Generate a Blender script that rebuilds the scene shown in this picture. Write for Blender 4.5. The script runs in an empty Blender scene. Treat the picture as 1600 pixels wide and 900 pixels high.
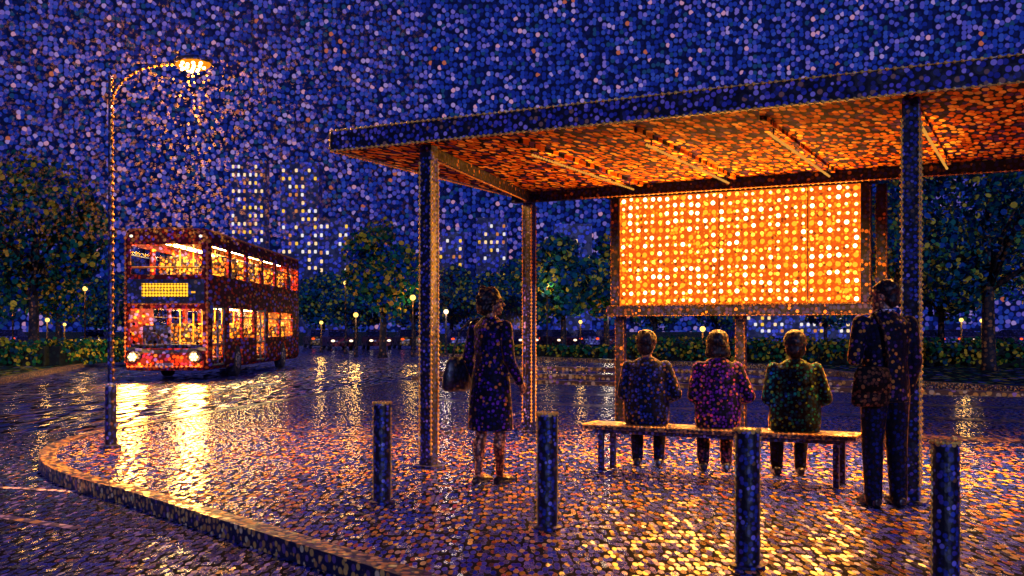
import bpy, bmesh, math, random
from mathutils import Vector, Matrix, Euler
R = math.radians
rnd = random.Random(7)
scn = bpy.context.scene
COL = scn.collection

# ------------------------------------------------------------------ helpers
def lin(h):
    h = h.lstrip('#')
    o = []
    for i in (0, 2, 4):
        c = int(h[i:i+2], 16) / 255
        o.append(c / 12.92 if c <= .04045 else ((c + .055) / 1.055) ** 2.4)
    return tuple(o) + (1,)

class MB:
    """collects shapes, links them as one mesh object"""
    def __init__(s): s.bm = bmesh.new(); s.mi = 0
    def _mark(s, faces):
        for f in faces: f.material_index = s.mi
    def box(s, c, d, rz=0, M=None, bevel=0, seg=2):
        r = bmesh.ops.create_cube(s.bm, size=1)
        T = Matrix.Translation(c) @ Matrix.Rotation(rz, 4, 'Z')
        if M is not None: T = M @ T
        T = T @ Matrix.Diagonal((d[0], d[1], d[2], 1))
        bmesh.ops.transform(s.bm, matrix=T, verts=r['verts'])
        fs = {f for v in r['verts'] for f in v.link_faces}
        s._mark(fs)
        if bevel:
            es = {e for v in r['verts'] for e in v.link_edges}
            bmesh.ops.bevel(s.bm, geom=list(es), offset=bevel, segments=seg, affect='EDGES', profile=.5)
        return s
    def loft(s, rings, seg=16, close=True):
        """rings: (centre, axis_a, axis_b)"""
        vs = []
        for c, a, b in rings:
            c, a, b = Vector(c), Vector(a), Vector(b)
            vs.append([s.bm.verts.new(c + a*math.cos(2*math.pi*k/seg) + b*math.sin(2*math.pi*k/seg)) for k in range(seg)])
        fs = []
        for i in range(len(vs)-1):
            for k in range(seg):
                fs.append(s.bm.faces.new((vs[i][k], vs[i][(k+1) % seg], vs[i+1][(k+1) % seg], vs[i+1][k])))
        if close:
            fs.append(s.bm.faces.new(vs[0][::-1])); fs.append(s.bm.faces.new(vs[-1]))
        s._mark(fs)
        return s
    def frame(s, d):
        d = Vector(d).normalized()
        up = Vector((0, 0, 1)) if abs(d.z) < .95 else Vector((0, 1, 0))
        a = d.cross(up).normalized()
        return d, a, a.cross(d).normalized()
    def cap(s, p0, r0, p1, r1, seg=12):
        p0, p1 = Vector(p0), Vector(p1)
        d, a, b = s.frame(p1 - p0)
        rg = []
        for t in (-80, -55, -28): rg.append((p0 + d*r0*math.sin(R(t)), a*r0*math.cos(R(t)), b*r0*math.cos(R(t))))
        for t in (0, .5, 1):
            r = r0 + (r1-r0)*t
            rg.append((p0.lerp(p1, t), a*r, b*r))
        for t in (28, 55, 80): rg.append((p1 + d*r1*math.sin(R(t)), a*r1*math.cos(R(t)), b*r1*math.cos(R(t))))
        return s.loft(rg, seg)
    def tube(s, pts, rad, seg=10):
        pts = [Vector(p) for p in pts]
        if not isinstance(rad, (list, tuple)): rad = [rad]*len(pts)
        rg = []
        for i, p in enumerate(pts):
            d = (pts[min(i+1, len(pts)-1)] - pts[max(i-1, 0)])
            _, a, b = s.frame(d)
            if i and a.dot(prev) < 0: a, b = -a, -b
            prev = a
            rg.append((p, a*rad[i], b*rad[i]))
        return s.loft(rg, seg)
    def cyl(s, c0, c1, r0, r1=None, seg=20):
        return s.tube([c0, c1], [r0, r0 if r1 is None else r1], seg)
    def ell(s, c, rad, rot=None, u=14, v=10):
        r = bmesh.ops.create_uvsphere(s.bm, u_segments=u, v_segments=v, radius=1)
        T = Matrix.Translation(c) @ (rot.to_matrix().to_4x4() if rot else Matrix()) @ Matrix.Diagonal((*rad, 1))
        bmesh.ops.transform(s.bm, matrix=T, verts=r['verts'])
        s._mark({f for q in r['verts'] for f in q.link_faces})
        return s
    def ico(s, c, r, sub=1):
        q = bmesh.ops.create_icosphere(s.bm, subdivisions=sub, radius=r)
        bmesh.ops.translate(s.bm, verts=q['verts'], vec=c)
        s._mark({f for w in q['verts'] for f in w.link_faces})
        return s
    def studs(s, p0, p1, step, r, jit=.15):
        p0, p1 = Vector(p0), Vector(p1)
        n = max(1, int((p1-p0).length/step))
        for i in range(n):
            t = (i+.5+rnd.uniform(-jit, jit))/n
            s.ico(p0.lerp(p1, t), r*rnd.uniform(.82, 1.15))
        return s
    def beads(s, pts, step, r, jit=.12):
        pts = [Vector(p) for p in pts]
        P, Rr = [], []
        for i in range(len(pts)-1):
            p0, p1 = pts[i], pts[i+1]; n = max(1, int(round((p1-p0).length/step)))
            L = (p1-p0).length/n
            for k in range(n):
                q = r*rnd.uniform(.85, 1.12); c = (k+.5+rnd.uniform(-jit, jit))/n; h = min(q, L*.44)
                for f, g in ((-.96, .28), (-.6, .8), (0, 1), (.6, .8), (.96, .28)):
                    P.append(p0.lerp(p1, c) + (p1-p0).normalized()*h*f); Rr.append(q*g)
        return s.tube(P, Rr, 7)
    def poly(s, pts, z0, z1=None):
        """flat polygon, or a slab from z0 up to z1"""
        if z1 is None:
            s._mark([s.bm.faces.new([s.bm.verts.new((x, y, z0)) for x, y in pts])])
        else:
            a = [s.bm.verts.new((x, y, z0)) for x, y in pts]
            b = [s.bm.verts.new((x, y, z1)) for x, y in pts]
            n = len(pts)
            fs = [s.bm.faces.new(b)] + [s.bm.faces.new((a[i], a[(i+1) % n], b[(i+1) % n], b[i])) for i in range(n)]
            s._mark(fs)
        return s
    def prism(s, prof, x0, x1):
        """profile in (y, z) extruded along x"""
        a = [s.bm.verts.new((x0, y, z)) for y, z in prof]
        b = [s.bm.verts.new((x1, y, z)) for y, z in prof]
        n = len(prof)
        fs = [s.bm.faces.new(a), s.bm.faces.new(b[::-1])]
        fs += [s.bm.faces.new((a[i], b[i], b[(i+1) % n], a[(i+1) % n])) for i in range(n)]
        s._mark(fs)
        return s
    def build(s, name, mat, parent=None, smooth=False, remesh=0, sm=0, bevel=0, label=None):
        bmesh.ops.recalc_face_normals(s.bm, faces=s.bm.faces)
        me = bpy.data.meshes.new(name)
        s.bm.to_mesh(me); s.bm.free()
        mats = mat if isinstance(mat, (list, tuple)) else [mat]
        for m in mats: me.materials.append(m)
        o = bpy.data.objects.new(name, me)
        COL.objects.link(o)
        if parent: o.parent = parent
        if remesh:
            m = o.modifiers.new('r', 'REMESH'); m.mode = 'VOXEL'; m.voxel_size = remesh
            if sm:
                q = o.modifiers.new('s', 'SMOOTH'); q.iterations = sm; q.factor = .5
            bake(o)
            if not o.data.materials: o.data.materials.append(mats[0])
            smooth = True
        if bevel:
            m = o.modifiers.new('b', 'BEVEL'); m.width = bevel; m.segments = 2; m.limit_method = 'ANGLE'
        if smooth:
            for p in o.data.polygons: p.use_smooth = True
        if label: o['label'] = label
        return o

def bake(o):
    dg = bpy.context.evaluated_depsgraph_get(); dg.update()
    me = bpy.data.meshes.new_from_object(o.evaluated_get(dg))
    nm = o.data.name
    o.modifiers.clear(); old = o.data; o.data = me
    bpy.data.meshes.remove(old); me.name = nm

def tag(o, label, cat, group=None, kind=None):
    if label: o['label'] = label
    if cat: o['category'] = cat
    if group: o['group'] = group
    if kind: o['kind'] = kind
    return o
def empty(name, loc, rz, label, cat, group=None):
    o = bpy.data.objects.new(name, None); COL.objects.link(o)
    o.location = loc; o.rotation_euler = (0, 0, rz); o.empty_display_size = .2
    return tag(o, label, cat, group)
def copy_tree(o, parent=None):
    c = o.copy(); COL.objects.link(c); c.parent = parent
    for ch in list(o.children): copy_tree(ch, c)
    return c
def struct(o): o['kind'] = 'structure'; return o

# ------------------------------------------------------------------ materials
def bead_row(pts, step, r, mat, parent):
    m = MB(); m.beads(pts, step, r); return m.build('highlight_beads', mat, parent, smooth=True)  # beads added along edges to draw their highlights
class NT:
    def __init__(s, name):
        s.m = bpy.data.materials.new(name); s.m.use_nodes = True
        s.t = s.m.node_tree; s.t.nodes.clear()
        s.out = s.n('ShaderNodeOutputMaterial')
    def n(s, ty, **kw):
        q = s.t.nodes.new(ty)
        for k, v in kw.items(): setattr(q, k, v)
        return q
    def l(s, a, b): s.t.links.new(a, b)
def set_ramp(node, pal, interp='CONSTANT'):
    r = node.color_ramp; r.interpolation = interp
    tot = sum(w for w, c in pal); acc = 0
    while len(r.elements) > 1: r.elements.remove(r.elements[-1])
    for i, (w, c) in enumerate(pal):
        p = acc/tot; acc += w
        e = r.elements[0] if i == 0 else r.elements.new(p)
        e.position = p; e.color = lin(c) if isinstance(c, str) else c
def vec(node, v): node.inputs[0]  # placeholder

def dot_nodes(N, size, coord='Object', gap=(.40, .47), rand=.85, dims='3D'):
    """returns mask, random colour of a stippled pattern with dots of this size (metres)"""
    if not isinstance(size, (tuple, list)): size = (size,)*3
    tc = N.n('ShaderNodeTexCoord')
    mp = N.n('ShaderNodeMapping')
    mp.inputs['Scale'].default_value = tuple(1/q for q in size)
    N.l(tc.outputs[coord], mp.inputs['Vector'])
    vo = N.n('ShaderNodeTexVoronoi', voronoi_dimensions=dims); vo.inputs['Scale'].default_value = 1; vo.inputs['Randomness'].default_value = rand
    N.l(mp.outputs[0], vo.inputs['Vector'])
    mr = N.n('ShaderNodeMapRange'); mr.interpolation_type = 'SMOOTHSTEP'
    mr.inputs['From Min'].default_value = gap[0]; mr.inputs['From Max'].default_value = gap[1]
    mr.inputs['To Min'].default_value = 1; mr.inputs['To Max'].default_value = 0
    N.l(vo.outputs['Distance'], mr.inputs['Value'])
    return mr.outputs[0], vo.outputs['Color'], vo

def dot_mat(name, pal, size=.04, gapc='#05061a', rough=.5, metal=0, tilt=.15, gap=(.42, .52), spec=.5, coat=0, rand=.85, sheen=0, dims='3D'):
    N = NT(name)
    b = N.n('ShaderNodeBsdfPrincipled')
    mask, colr, vo = dot_nodes(N, size, gap=gap, rand=rand, dims=dims)
    sep = N.n('ShaderNodeSeparateColor'); N.l(colr, sep.inputs[0])
    rp = N.n('ShaderNodeValToRGB'); set_ramp(rp, pal); N.l(sep.outputs[0], rp.inputs[0])
    # each dot a little lighter or darker than its neighbour
    hv = N.n('ShaderNodeHueSaturation'); 
    m2 = N.n('ShaderNodeMapRange'); m2.inputs['To Min'].default_value = .7; m2.inputs['To Max'].default_value = 1.25
    N.l(sep.outputs[1], m2.inputs['Value']); N.l(m2.outputs[0], hv.inputs['Value']); N.l(rp.outputs[0], hv.inputs['Color'])
    mx = N.n('ShaderNodeMix', data_type='RGBA')
    mx.inputs[6].default_value = lin(gapc)
    N.l(mask, mx.inputs[0]); N.l(hv.outputs[0], mx.inputs[7])
    N.l(mx.outputs[2], b.inputs['Base Color'])
    b.inputs['Roughness'].default_value = rough; b.inputs['Metallic'].default_value = metal
    b.inputs['Specular IOR Level'].default_value = spec
    b.inputs['Coat Weight'].default_value = coat; b.inputs['Coat Roughness'].default_value = .12
    if dims == '2D' and coat:   # water stands on the dots, the joints between them are dull
        b.inputs['Coat IOR'].default_value = 1.5; b.inputs['Coat Roughness'].default_value = .2
        for nm, v0, v1 in (('Coat Weight', coat*.05, coat), ('Specular IOR Level', .03, spec), ('Roughness', .8, rough)):
            q = N.n('ShaderNodeMapRange'); q.inputs['To Min'].default_value = v0; q.inputs['To Max'].default_value = v1
            N.l(mask, q.inputs['Value']); N.l(q.outputs[0], b.inputs[nm])
    if sheen: b.inputs['Sheen Weight'].default_value = sheen; b.inputs['Sheen Roughness'].default_value = .22; b.inputs['Sheen Tint'].default_value = lin('#ffb850')
    if tilt:
        g = N.n('ShaderNodeNewGeometry')
        s1 = N.n('ShaderNodeVectorMath', operation='SUBTRACT'); s1.inputs[1].default_value = (.5, .5, .5)
        N.l(colr, s1.inputs[0])
        s2 = N.n('ShaderNodeVectorMath', operation='MULTIPLY'); s2.inputs[1].default_value = (tilt*(1.0 if dims == '2D' else 2), tilt*(2.4 if dims == '2D' else 2), tilt*2)
        N.l(s1.outputs[0], s2.inputs[0])
        s3 = N.n('ShaderNodeVectorMath', operation='ADD'); N.l(g.outputs['Normal'], s3.inputs[0]); N.l(s2.outputs[0], s3.inputs[1])
        s4 = N.n('ShaderNodeVectorMath', operation='NORMALIZE'); N.l(s3.outputs[0], s4.inputs[0])
        N.l(s4.outputs[0], b.inputs['Normal']); N.l(s4.outputs[0], b.inputs['Coat Normal'])
    N.l(b.outputs[0], N.out.inputs[0])
    return N.m

def emit_mat(name, col, strength):
    N = NT(name); e = N.n('ShaderNodeEmission')
    e.inputs[0].default_value = lin(col) if isinstance(col, str) else col; e.inputs[1].default_value = strength
    N.l(e.outputs[0], N.out.inputs[0]); return N.m

def glass_mat(name, pal, size, clear=.8, rough=.05, refl=.06):
    """wet glass: drops tint the clear pane, some reflection"""
    N = NT(name)
    mask, colr, vo = dot_nodes(N, size, gap=(.42, .5))
    sep = N.n('ShaderNodeSeparateColor'); N.l(colr, sep.inputs[0])
    rp = N.n('ShaderNodeValToRGB'); set_ramp(rp, pal); N.l(sep.outputs[0], rp.inputs[0])
    mx = N.n('ShaderNodeMix', data_type='RGBA'); mx.inputs[6].default_value = (clear, clear, clear, 1)
    N.l(mask, mx.inputs[0]); N.l(rp.outputs[0], mx.inputs[7])
    tr = N.n('ShaderNodeBsdfTransparent'); N.l(mx.outputs[2], tr.inputs[0])
    gl = N.n('ShaderNodeBsdfGlossy'); gl.inputs['Roughness'].default_value = rough
    ms = N.n('ShaderNodeMixShader'); ms.inputs[0].default_value = refl
    N.l(tr.outputs[0], ms.inputs[1]); N.l(gl.outputs[0], ms.inputs[2]); N.l(ms.outputs[0], N.out.inputs[0])
    return N.m

def leaf_mat(name, pal, tr=.3):
    N = NT(name)
    g = N.n('ShaderNodeNewGeometry'); rp = N.n('ShaderNodeValToRGB'); set_ramp(rp, pal)
    N.l(g.outputs['Random Per Island'], rp.inputs[0])
    d = N.n('ShaderNodeBsdfDiffuse'); N.l(rp.outputs[0], d.inputs[0])
    t = N.n('ShaderNodeBsdfTranslucent'); N.l(rp.outputs[0], t.inputs[0])
    m = N.n('ShaderNodeMixShader'); m.inputs[0].default_value = tr
    N.l(d.outputs[0], m.inputs[1]); N.l(t.outputs[0], m.inputs[2]); N.l(m.outputs[0], N.out.inputs[0])
    return N.m

# palettes: (weight, colour)
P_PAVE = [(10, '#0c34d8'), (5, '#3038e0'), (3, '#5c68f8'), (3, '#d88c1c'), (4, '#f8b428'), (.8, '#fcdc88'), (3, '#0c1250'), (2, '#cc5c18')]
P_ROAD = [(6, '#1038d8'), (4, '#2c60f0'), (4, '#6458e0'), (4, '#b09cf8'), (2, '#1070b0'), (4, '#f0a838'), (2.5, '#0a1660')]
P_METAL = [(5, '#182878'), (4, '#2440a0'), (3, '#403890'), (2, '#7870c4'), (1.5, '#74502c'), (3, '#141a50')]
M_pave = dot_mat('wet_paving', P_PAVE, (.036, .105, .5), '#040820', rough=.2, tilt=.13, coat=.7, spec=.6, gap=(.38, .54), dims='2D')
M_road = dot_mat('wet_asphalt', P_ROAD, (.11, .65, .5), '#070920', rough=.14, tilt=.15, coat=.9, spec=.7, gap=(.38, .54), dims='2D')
P_ROAD2 = [(8, '#0a28b0'), (4, '#1c4cd0'), (3, '#4440c0'), (2, '#a090f0'), (3, '#084068'), (1.5, '#b87828'), (5, '#060e40')]
M_road2 = dot_mat('wet_asphalt_near', P_ROAD2, (.036, .10, .5), '#060818', rough=.16, tilt=.13, coat=.8, spec=.7, gap=(.38, .54), dims='2D')
M_kerb = dot_mat('kerb_granite', [(5, '#d09038'), (4, '#e8b050'), (2, '#6a4a80'), (2, '#f0d090')], (.05, .05, .05), '#15142c', rough=.35, tilt=.15, coat=.3)
M_line = dot_mat('road_paint', [(4, '#c8b4e0'), (3, '#e0d0e8'), (3, '#d8a860')], (.09, .2, .2), '#3a3468', rough=.4, tilt=.1)
M_band = dot_mat('paving_band_stone', [(5, '#c88a48'), (4, '#d8a868'), (2, '#a078a8')], (.06, .12, .1), '#2a1c30', rough=.35, tilt=.12, coat=.3)
M_grass = dot_mat('lawn_grass', [(5, '#145038'), (4, '#207048'), (3, '#184c80'), (3, '#98a834'), (2, '#e0b838'), (1, '#9080d0')], (.16, .5, .4), '#06120f', rough=.9, tilt=.3, spec=.1)
M_metal = dot_mat('blue_steel', P_METAL, .031, '#04050f', rough=.45, tilt=.12, gap=(.40, .52))
M_pole = dot_mat('pole_steel', P_METAL, .045, '#070a1e', rough=.4, tilt=.12)
M_fascia = dot_mat('roof_fascia', [(5, '#283494'), (4, '#3c4ab0'), (4, '#7464c8'), (2.5, '#b49ce0'), (1.5, '#a06c54'), (3, '#1c2268')], .05, '#05061a', rough=.5, tilt=.12, gap=(.40, .5))
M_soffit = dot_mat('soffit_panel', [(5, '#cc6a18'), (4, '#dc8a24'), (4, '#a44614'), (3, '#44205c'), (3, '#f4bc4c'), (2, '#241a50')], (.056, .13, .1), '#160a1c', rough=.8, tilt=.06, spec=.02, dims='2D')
M_hilite = dot_mat('amber_highlight', [(5, '#f8c040'), (3, '#f0a030'), (2, '#fcdc90')], .05, '#e8a838', rough=.4, tilt=0, spec=.6)  # amber of lit edges put into the bead colour
M_hilite_dim = dot_mat('dim_highlight', [(5, '#6a4210'), (3, '#54300a'), (2, '#845c20')], .05, '#5a380c', rough=.5, tilt=0, spec=.3)  # duller bead colour for highlights on the pole and screen frame
M_bench = dot_mat('bench_timber', [(4, '#8a5c34'), (4, '#b88046'), (2, '#5a4068'), (2, '#d8a460')], .036, '#1c1422', rough=.35, tilt=.12, coat=.3)
M_frame = dot_mat('screen_frame', [(4, '#141c58'), (3, '#241c50'), (2, '#4a2c20'), (1, '#a8692c')], .045, '#0a0a1c', rough=.6, spec=.2)

# ------------------------------------------------------------------ sky
w = bpy.data.worlds.new('World'); scn.world = w; w.use_nodes = True
wt = w.node_tree; wt.nodes.clear()
def wn(ty, **kw):
    q = wt.nodes.new(ty)
    for k, v in kw.items(): setattr(q, k, v)
    return q
sky = wn('ShaderNodeTexSky', sky_type='NISHITA', sun_disc=False, sun_elevation=R(-4), sun_rotation=R(170), altitude=0)
b1 = wn('ShaderNodeBackground'); b1.inputs[1].default_value = .06
wt.links.new(sky.outputs[0], b1.inputs[0])
tc = wn('ShaderNodeTexCoord')
vo = wn('ShaderNodeTexVoronoi', voronoi_dimensions='2D'); vo.inputs['Scale'].default_value = 230; vo.inputs['Randomness'].default_value = .82
sxyz = wn('ShaderNodeSeparateXYZ'); wt.links.new(tc.outputs['Generated'], sxyz.inputs[0])
az = wn('ShaderNodeMath', operation='ARCTAN2'); wt.links.new(sxyz.outputs[0], az.inputs[0]); wt.links.new(sxyz.outputs[1], az.inputs[1])
el = wn('ShaderNodeMath', operation='ARCSINE'); wt.links.new(sxyz.outputs[2], el.inputs[0])
cxyz = wn('ShaderNodeCombineXYZ'); wt.links.new(az.outputs[0], cxyz.inputs[0]); wt.links.new(el.outputs[0], cxyz.inputs[1])
wt.links.new(cxyz.outputs[0], vo.inputs['Vector'])
mr = wn('ShaderNodeMapRange'); mr.interpolation_type = 'SMOOTHSTEP'
mr.inputs['From Min'].default_value = .40; mr.inputs['From Max'].default_value = .58
mr.inputs['To Min'].default_value = 1; mr.inputs['To Max'].default_value = 0
wt.links.new(vo.outputs['Distance'], mr.inputs['Value'])
sp = wn('ShaderNodeSeparateColor'); wt.links.new(vo.outputs['Color'], sp.inputs[0])
rp = wn('ShaderNodeValToRGB')
set_ramp(rp, [(5, '#0a1450'), (8, '#122280'), (8, '#1a3098'), (5, '#2a40a4'), (3, '#163868'), (5, '#4444b0'), (3.4, '#7060c0'), (1.6, '#a086d0'), (.5, '#cc90b8'), (.3, '#b8604c')])
wt.links.new(sp.outputs[0], rp.inputs[0])
mx = wn('ShaderNodeMix', data_type='RGBA'); mx.inputs[6].default_value = lin('#080e38')
wt.links.new(mr.outputs[0], mx.inputs[0]); wt.links.new(rp.outputs[0], mx.inputs[7])
b2 = wn('ShaderNodeBackground'); b2.inputs[1].default_value = .76
wt.links.new(mx.outputs[2], b2.inputs[0])
ad = wn('ShaderNodeAddShader'); wt.links.new(b1.outputs[0], ad.inputs[0]); wt.links.new(b2.outputs[0], ad.inputs[1])
wo = wn('ShaderNodeOutputWorld'); wt.links.new(ad.outputs[0], wo.inputs[0])
w.cycles.sampling_method = 'MANUAL'; w.cycles.sample_map_resolution = 256

def light(name, ty, loc, power, col, rot=(0, 0, 0), **kw):
    l = bpy.data.lights.new(name, ty); l.energy = power; l.color = lin(col)[:3]
    for k, v in kw.items(): setattr(l, k, v)
    o = bpy.data.objects.new(name, l); COL.objects.link(o); o.location = loc; o.rotation_euler = rot
    return o
light('cool_fill_sun', 'SUN', (0, 0, 30), 1.25, '#a4b0ff', (R(76), 0, R(10)), angle=R(.5))  # unseen source, added as cool fill on faces towards the camera

# ------------------------------------------------------------------ setting
ZR = -.12
m = MB(); m.poly([(-640, -140), (640, -140), (640, 680), (-640, 680)], -.16)
struct(m.build('ground', M_grass))
m = MB(); m.poly([(-90, 16.0), (-90, 92), (90, 92), (90, 9.5), (-2.2, 29.6), (-5.9, 14.0), (-6.6, 12.6), (-40, 12.6)], ZR-.004)
m2 = MB(); m2.poly([(-120, 9), (-120, 93), (120, 93), (120, 9)], ZR-.004)
m.bm.free()
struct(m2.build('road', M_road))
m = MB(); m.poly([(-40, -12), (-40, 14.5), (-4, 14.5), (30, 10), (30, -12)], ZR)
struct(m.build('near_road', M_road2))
# pavement outline: near edge, rounded nose, far-left edge, back edge
nose = []
A0, A1 = Vector((-3.29, 8.64)), Vector((-5.42, 14.4))
ctl = Vector((-6.12, 11.2))
for i in range(17):
    t = i/16
    nose.append(tuple((1-t)**2*A0 + 2*t*(1-t)*ctl + t*t*A1))
nearend = (4.6, -.3)
back_l, back_r = (-2.9, 27.2), (24.5, 13.0)
edge = [nearend, (-.888, 5.92)] + nose + [(-4.75, 18.2), back_l, back_r]
cen = Vector((4, 12))
poly = edge + [(24.5, -.3)]
def inset(pts, k):
    out = []
    n = len(pts)
    for i, p in enumerate(pts):
        a, b = Vector(pts[max(i-1, 0)]), Vector(pts[min(i+1, n-1)])
        d = (b-a).normalized(); nn = Vector((d.y, -d.x))
        out.append(tuple(Vector(p) + nn*k))
    return out
inn = inset(edge, .17)
m = MB(); m.poly(inn + [(24.5, -.3)], -.003)
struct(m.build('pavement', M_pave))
m = MB()   # kerb: stones with a top and a face
for i in range(len(edge)-1):
    a, b, c, d = edge[i], edge[i+1], inn[i+1], inn[i]
    v = [m.bm.verts.new((*p, z)) for p, z in ((a, ZR-.05), (b, ZR-.05), (b, 0.004), (a, 0.004), (c, .004), (d, .004), (c, -.02), (d, -.02))]
    for f in ((0, 1, 2, 3), (3, 2, 4, 5), (5, 4, 6, 7)): m.bm.faces.new([v[q] for q in f])
struct(m.build('kerb', M_kerb))
def strip(name, p, q, wd, z, mat, dash=None):
    p, q = Vector(p), Vector(q); d = (q-p).normalized(); nn = Vector((-d.y, d.x))*wd/2
    m = MB(); L = (q-p).length
    segs = [(0, L)] if not dash else [(s, min(s+dash[0], L)) for s in [k*(dash[0]+dash[1]) for k in range(int(L/(dash[0]+dash[1]))+1)] if s < L]
    for s0, s1 in segs:
        a, b = p+d*s0, p+d*s1
        m.poly([tuple(a-nn), tuple(b-nn), tuple(b+nn), tuple(a+nn)], z)
    return struct(m.build(name, mat))
U = Vector((.887, -.4616)); V = Vector((.4616, .887))
# bands of lighter stone across the paving and lines on the roads
for k, (c, a, b) in enumerate([((6.9, 15.4), -9.5, 10), ((8.2, 17.9), -11.5, 10), ((5.2, 12.9), -3, 9)]):
    c = Vector(c); strip('paving_band', c+U*a, c+U*b, .5, .001, M_band)
strip('paving_band', (-5.05, 15.3), (-1.1, 12.3), .07, .001, M_band)
strip('road_marking', (-13.2, 20.4), (-8.3, 26), .14, ZR+.004, M_line, (1.6, .8))
strip('road_marking', (-9.2, 14.6), (-3.0, 45), .14, ZR+.008, M_line, (1.8, 1.2))
strip('road_marking', (-6.3, 10.0), (-3.7, 9.2), .09, ZR+.004, M_line)
strip('road_marking', (-5.6, 9.0), (-3.2, 7.55), .10, ZR+.004, M_line)
M_isl = dot_mat('island_kerb', [(5, '#f0a840'), (3, '#f8cc80'), (2, '#c080a0')], (.12, .12, .12), '#6a4428', rough=.5, tilt=.1)
for c, a, b in (((5.2, 25.0), -9, 9), ((6, 28.6), -10, 5), ((8.5, 33.5), -12, 4)):   # long low kerbs of the traffic lanes
    c = Vector(c); p, q = c+U*a, c+U*b; d = q-p
    m = MB(); m.box((*(p+q)/2, ZR+.05), (d.length, .3, .16), math.atan2(d.y, d.x), bevel=.02); struct(m.build('kerb', M_isl))
# lawns beyond the roads, each with its kerb
lawnL = [(-11, 18), (-14, 28), (-18, 45), (-26, 71), (-110, 71), (-110, 18)]
lawnC = [(-5.5, 58), (5.8, 43.4), (10.4, 38), (10.5, 26), (11.9, 23.4), (20, 18.8), (44, 7), (110, 7), (110, 71), (-3.5, 71)]
for pts, nm in ((lawnL, 'lawn'), (lawnC, 'lawn')):
    m = MB(); m.poly(pts, ZR-.03, .0); struct(m.build(nm, M_grass))
for pts in (lawnL[:4], [lawnC[-1]]+lawnC[:7]):
    m = MB()
    for i in range(len(pts)-1):
        p, q = Vector(pts[i]), Vector(pts[i+1]); d = (q-p); L = d.length
        m.box((*(p+q)/2, -.045), (L, .24, .17), math.atan2(d.y, d.x))
    struct(m.build('kerb', M_kerb))

# ------------------------------------------------------------------ bus shelter
phi = math.atan2(-.4616, .887)
def place(px, d): return (px-800)/1600*d
SH = empty('bus_shelter', (-.8166, 10.05, 0), phi, 'large dark blue steel bus shelter with flat overhanging roof and glowing amber ceiling', 'bus shelter')
M_sh = Matrix.Translation(SH.location) @ Matrix.Rotation(phi, 4, 'Z')
# local frame: x along the front, y towards the back
RX0, RX1, RY0, RY1 = -1.03, 9.6, -.23, 3.77
zb, ztop = 3.15, 3.35
m = MB(); m.box(((RX0+RX1)/2, (RY0+RY1)/2, 3.262), (RX1-RX0-.12, RY1-RY0-.12, .15))
m.build('roof', M_fascia, SH)
m = MB()
t = .055
for y in (RY0+t/2, RY1-t/2): m.box(((RX0+RX1)/2, y, 3.25), (RX1-RX0, t, .2))
for x in (RX0+t/2, RX1-t/2): m.box((x, (RY0+RY1)/2, 3.25), (t, RY1-RY0-2*t, .2))
m.build('fascia', M_fascia, SH, bevel=.008)
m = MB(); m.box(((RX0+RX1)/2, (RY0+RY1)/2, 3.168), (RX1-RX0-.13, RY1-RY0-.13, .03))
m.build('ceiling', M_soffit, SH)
# perimeter beams below the ceiling
m = MB()
m.box(((RX0+RX1)/2, 3.5, 3.085), (RX1-RX0-.3, .11, .13)); m.build('beam', M_frame, SH, bevel=.006)
LC = M_sh.inverted() @ Vector((.226, 13.53, 0)); LA = math.atan2(LC.y, LC.x); LL = LC.length; ld = LC.normalized()
m = MB(); m.box((*(LC*.5).xy, 3.095), (LL-.14, .08, .11), LA); m.build('beam', M_frame, SH, bevel=.006)
M_strip = emit_mat('light_strip_glow', '#ffae48', .75)
for k, x in enumerate((.95, 2.12, 3.25, 4.45, 5.65, 6.85, 8.05)):
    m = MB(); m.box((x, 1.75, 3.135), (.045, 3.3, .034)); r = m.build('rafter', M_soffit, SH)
    for y in (.5, 3.0):
        m = MB(); m.box((x, y, 3.09), (.012, .012, .06)); m.build('hanger', M_frame, r)
    m = MB(); m.beads([(x, .35, 3.045), (x, 3.15, 3.045)], .062, .015, .05); m.build('light_strip', M_strip, r, smooth=True)
    pw = 1.0 if k < 5 else .5
    light('shelter_lamp', 'AREA', M_sh @ Vector((x, 2.15, 3.0)), 200*pw, '#ffb050', (0, 0, phi), shape='RECTANGLE', size=.05, size_y=1.7, spread=R(125))
    light('shelter_lamp', 'AREA', M_sh @ Vector((x, 1.85, 3.02)), 9*pw, '#ffb04e', (R(180), 0, phi), shape='RECTANGLE', size=.05, size_y=2.4)
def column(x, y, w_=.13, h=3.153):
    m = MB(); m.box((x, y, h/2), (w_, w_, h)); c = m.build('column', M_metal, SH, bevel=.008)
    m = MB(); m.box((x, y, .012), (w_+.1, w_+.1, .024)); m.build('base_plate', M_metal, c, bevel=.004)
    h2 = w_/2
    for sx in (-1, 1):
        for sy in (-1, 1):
            bead_row([(x+sx*h2, y+sy*h2, .12), (x+sx*h2, y+sy*h2, 3.0)], .046, .0155, M_hilite, c)
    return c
column(0, 0); column(4.44, 0); column(8.88, 0)
c2 = M_sh.inverted() @ Vector((.226, 13.53, 0))
column(c2.x, c2.y); column(c2.x+8.2, c2.y)
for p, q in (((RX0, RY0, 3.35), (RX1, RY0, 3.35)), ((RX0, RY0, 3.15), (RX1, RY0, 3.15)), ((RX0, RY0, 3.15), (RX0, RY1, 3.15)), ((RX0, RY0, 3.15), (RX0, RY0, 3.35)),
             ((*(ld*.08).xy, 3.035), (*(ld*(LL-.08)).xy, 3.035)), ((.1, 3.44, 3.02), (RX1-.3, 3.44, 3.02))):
    bead_row([p, q], .06, .0165 if p[2] > 3.1 else .013, M_hilite, SH)
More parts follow.
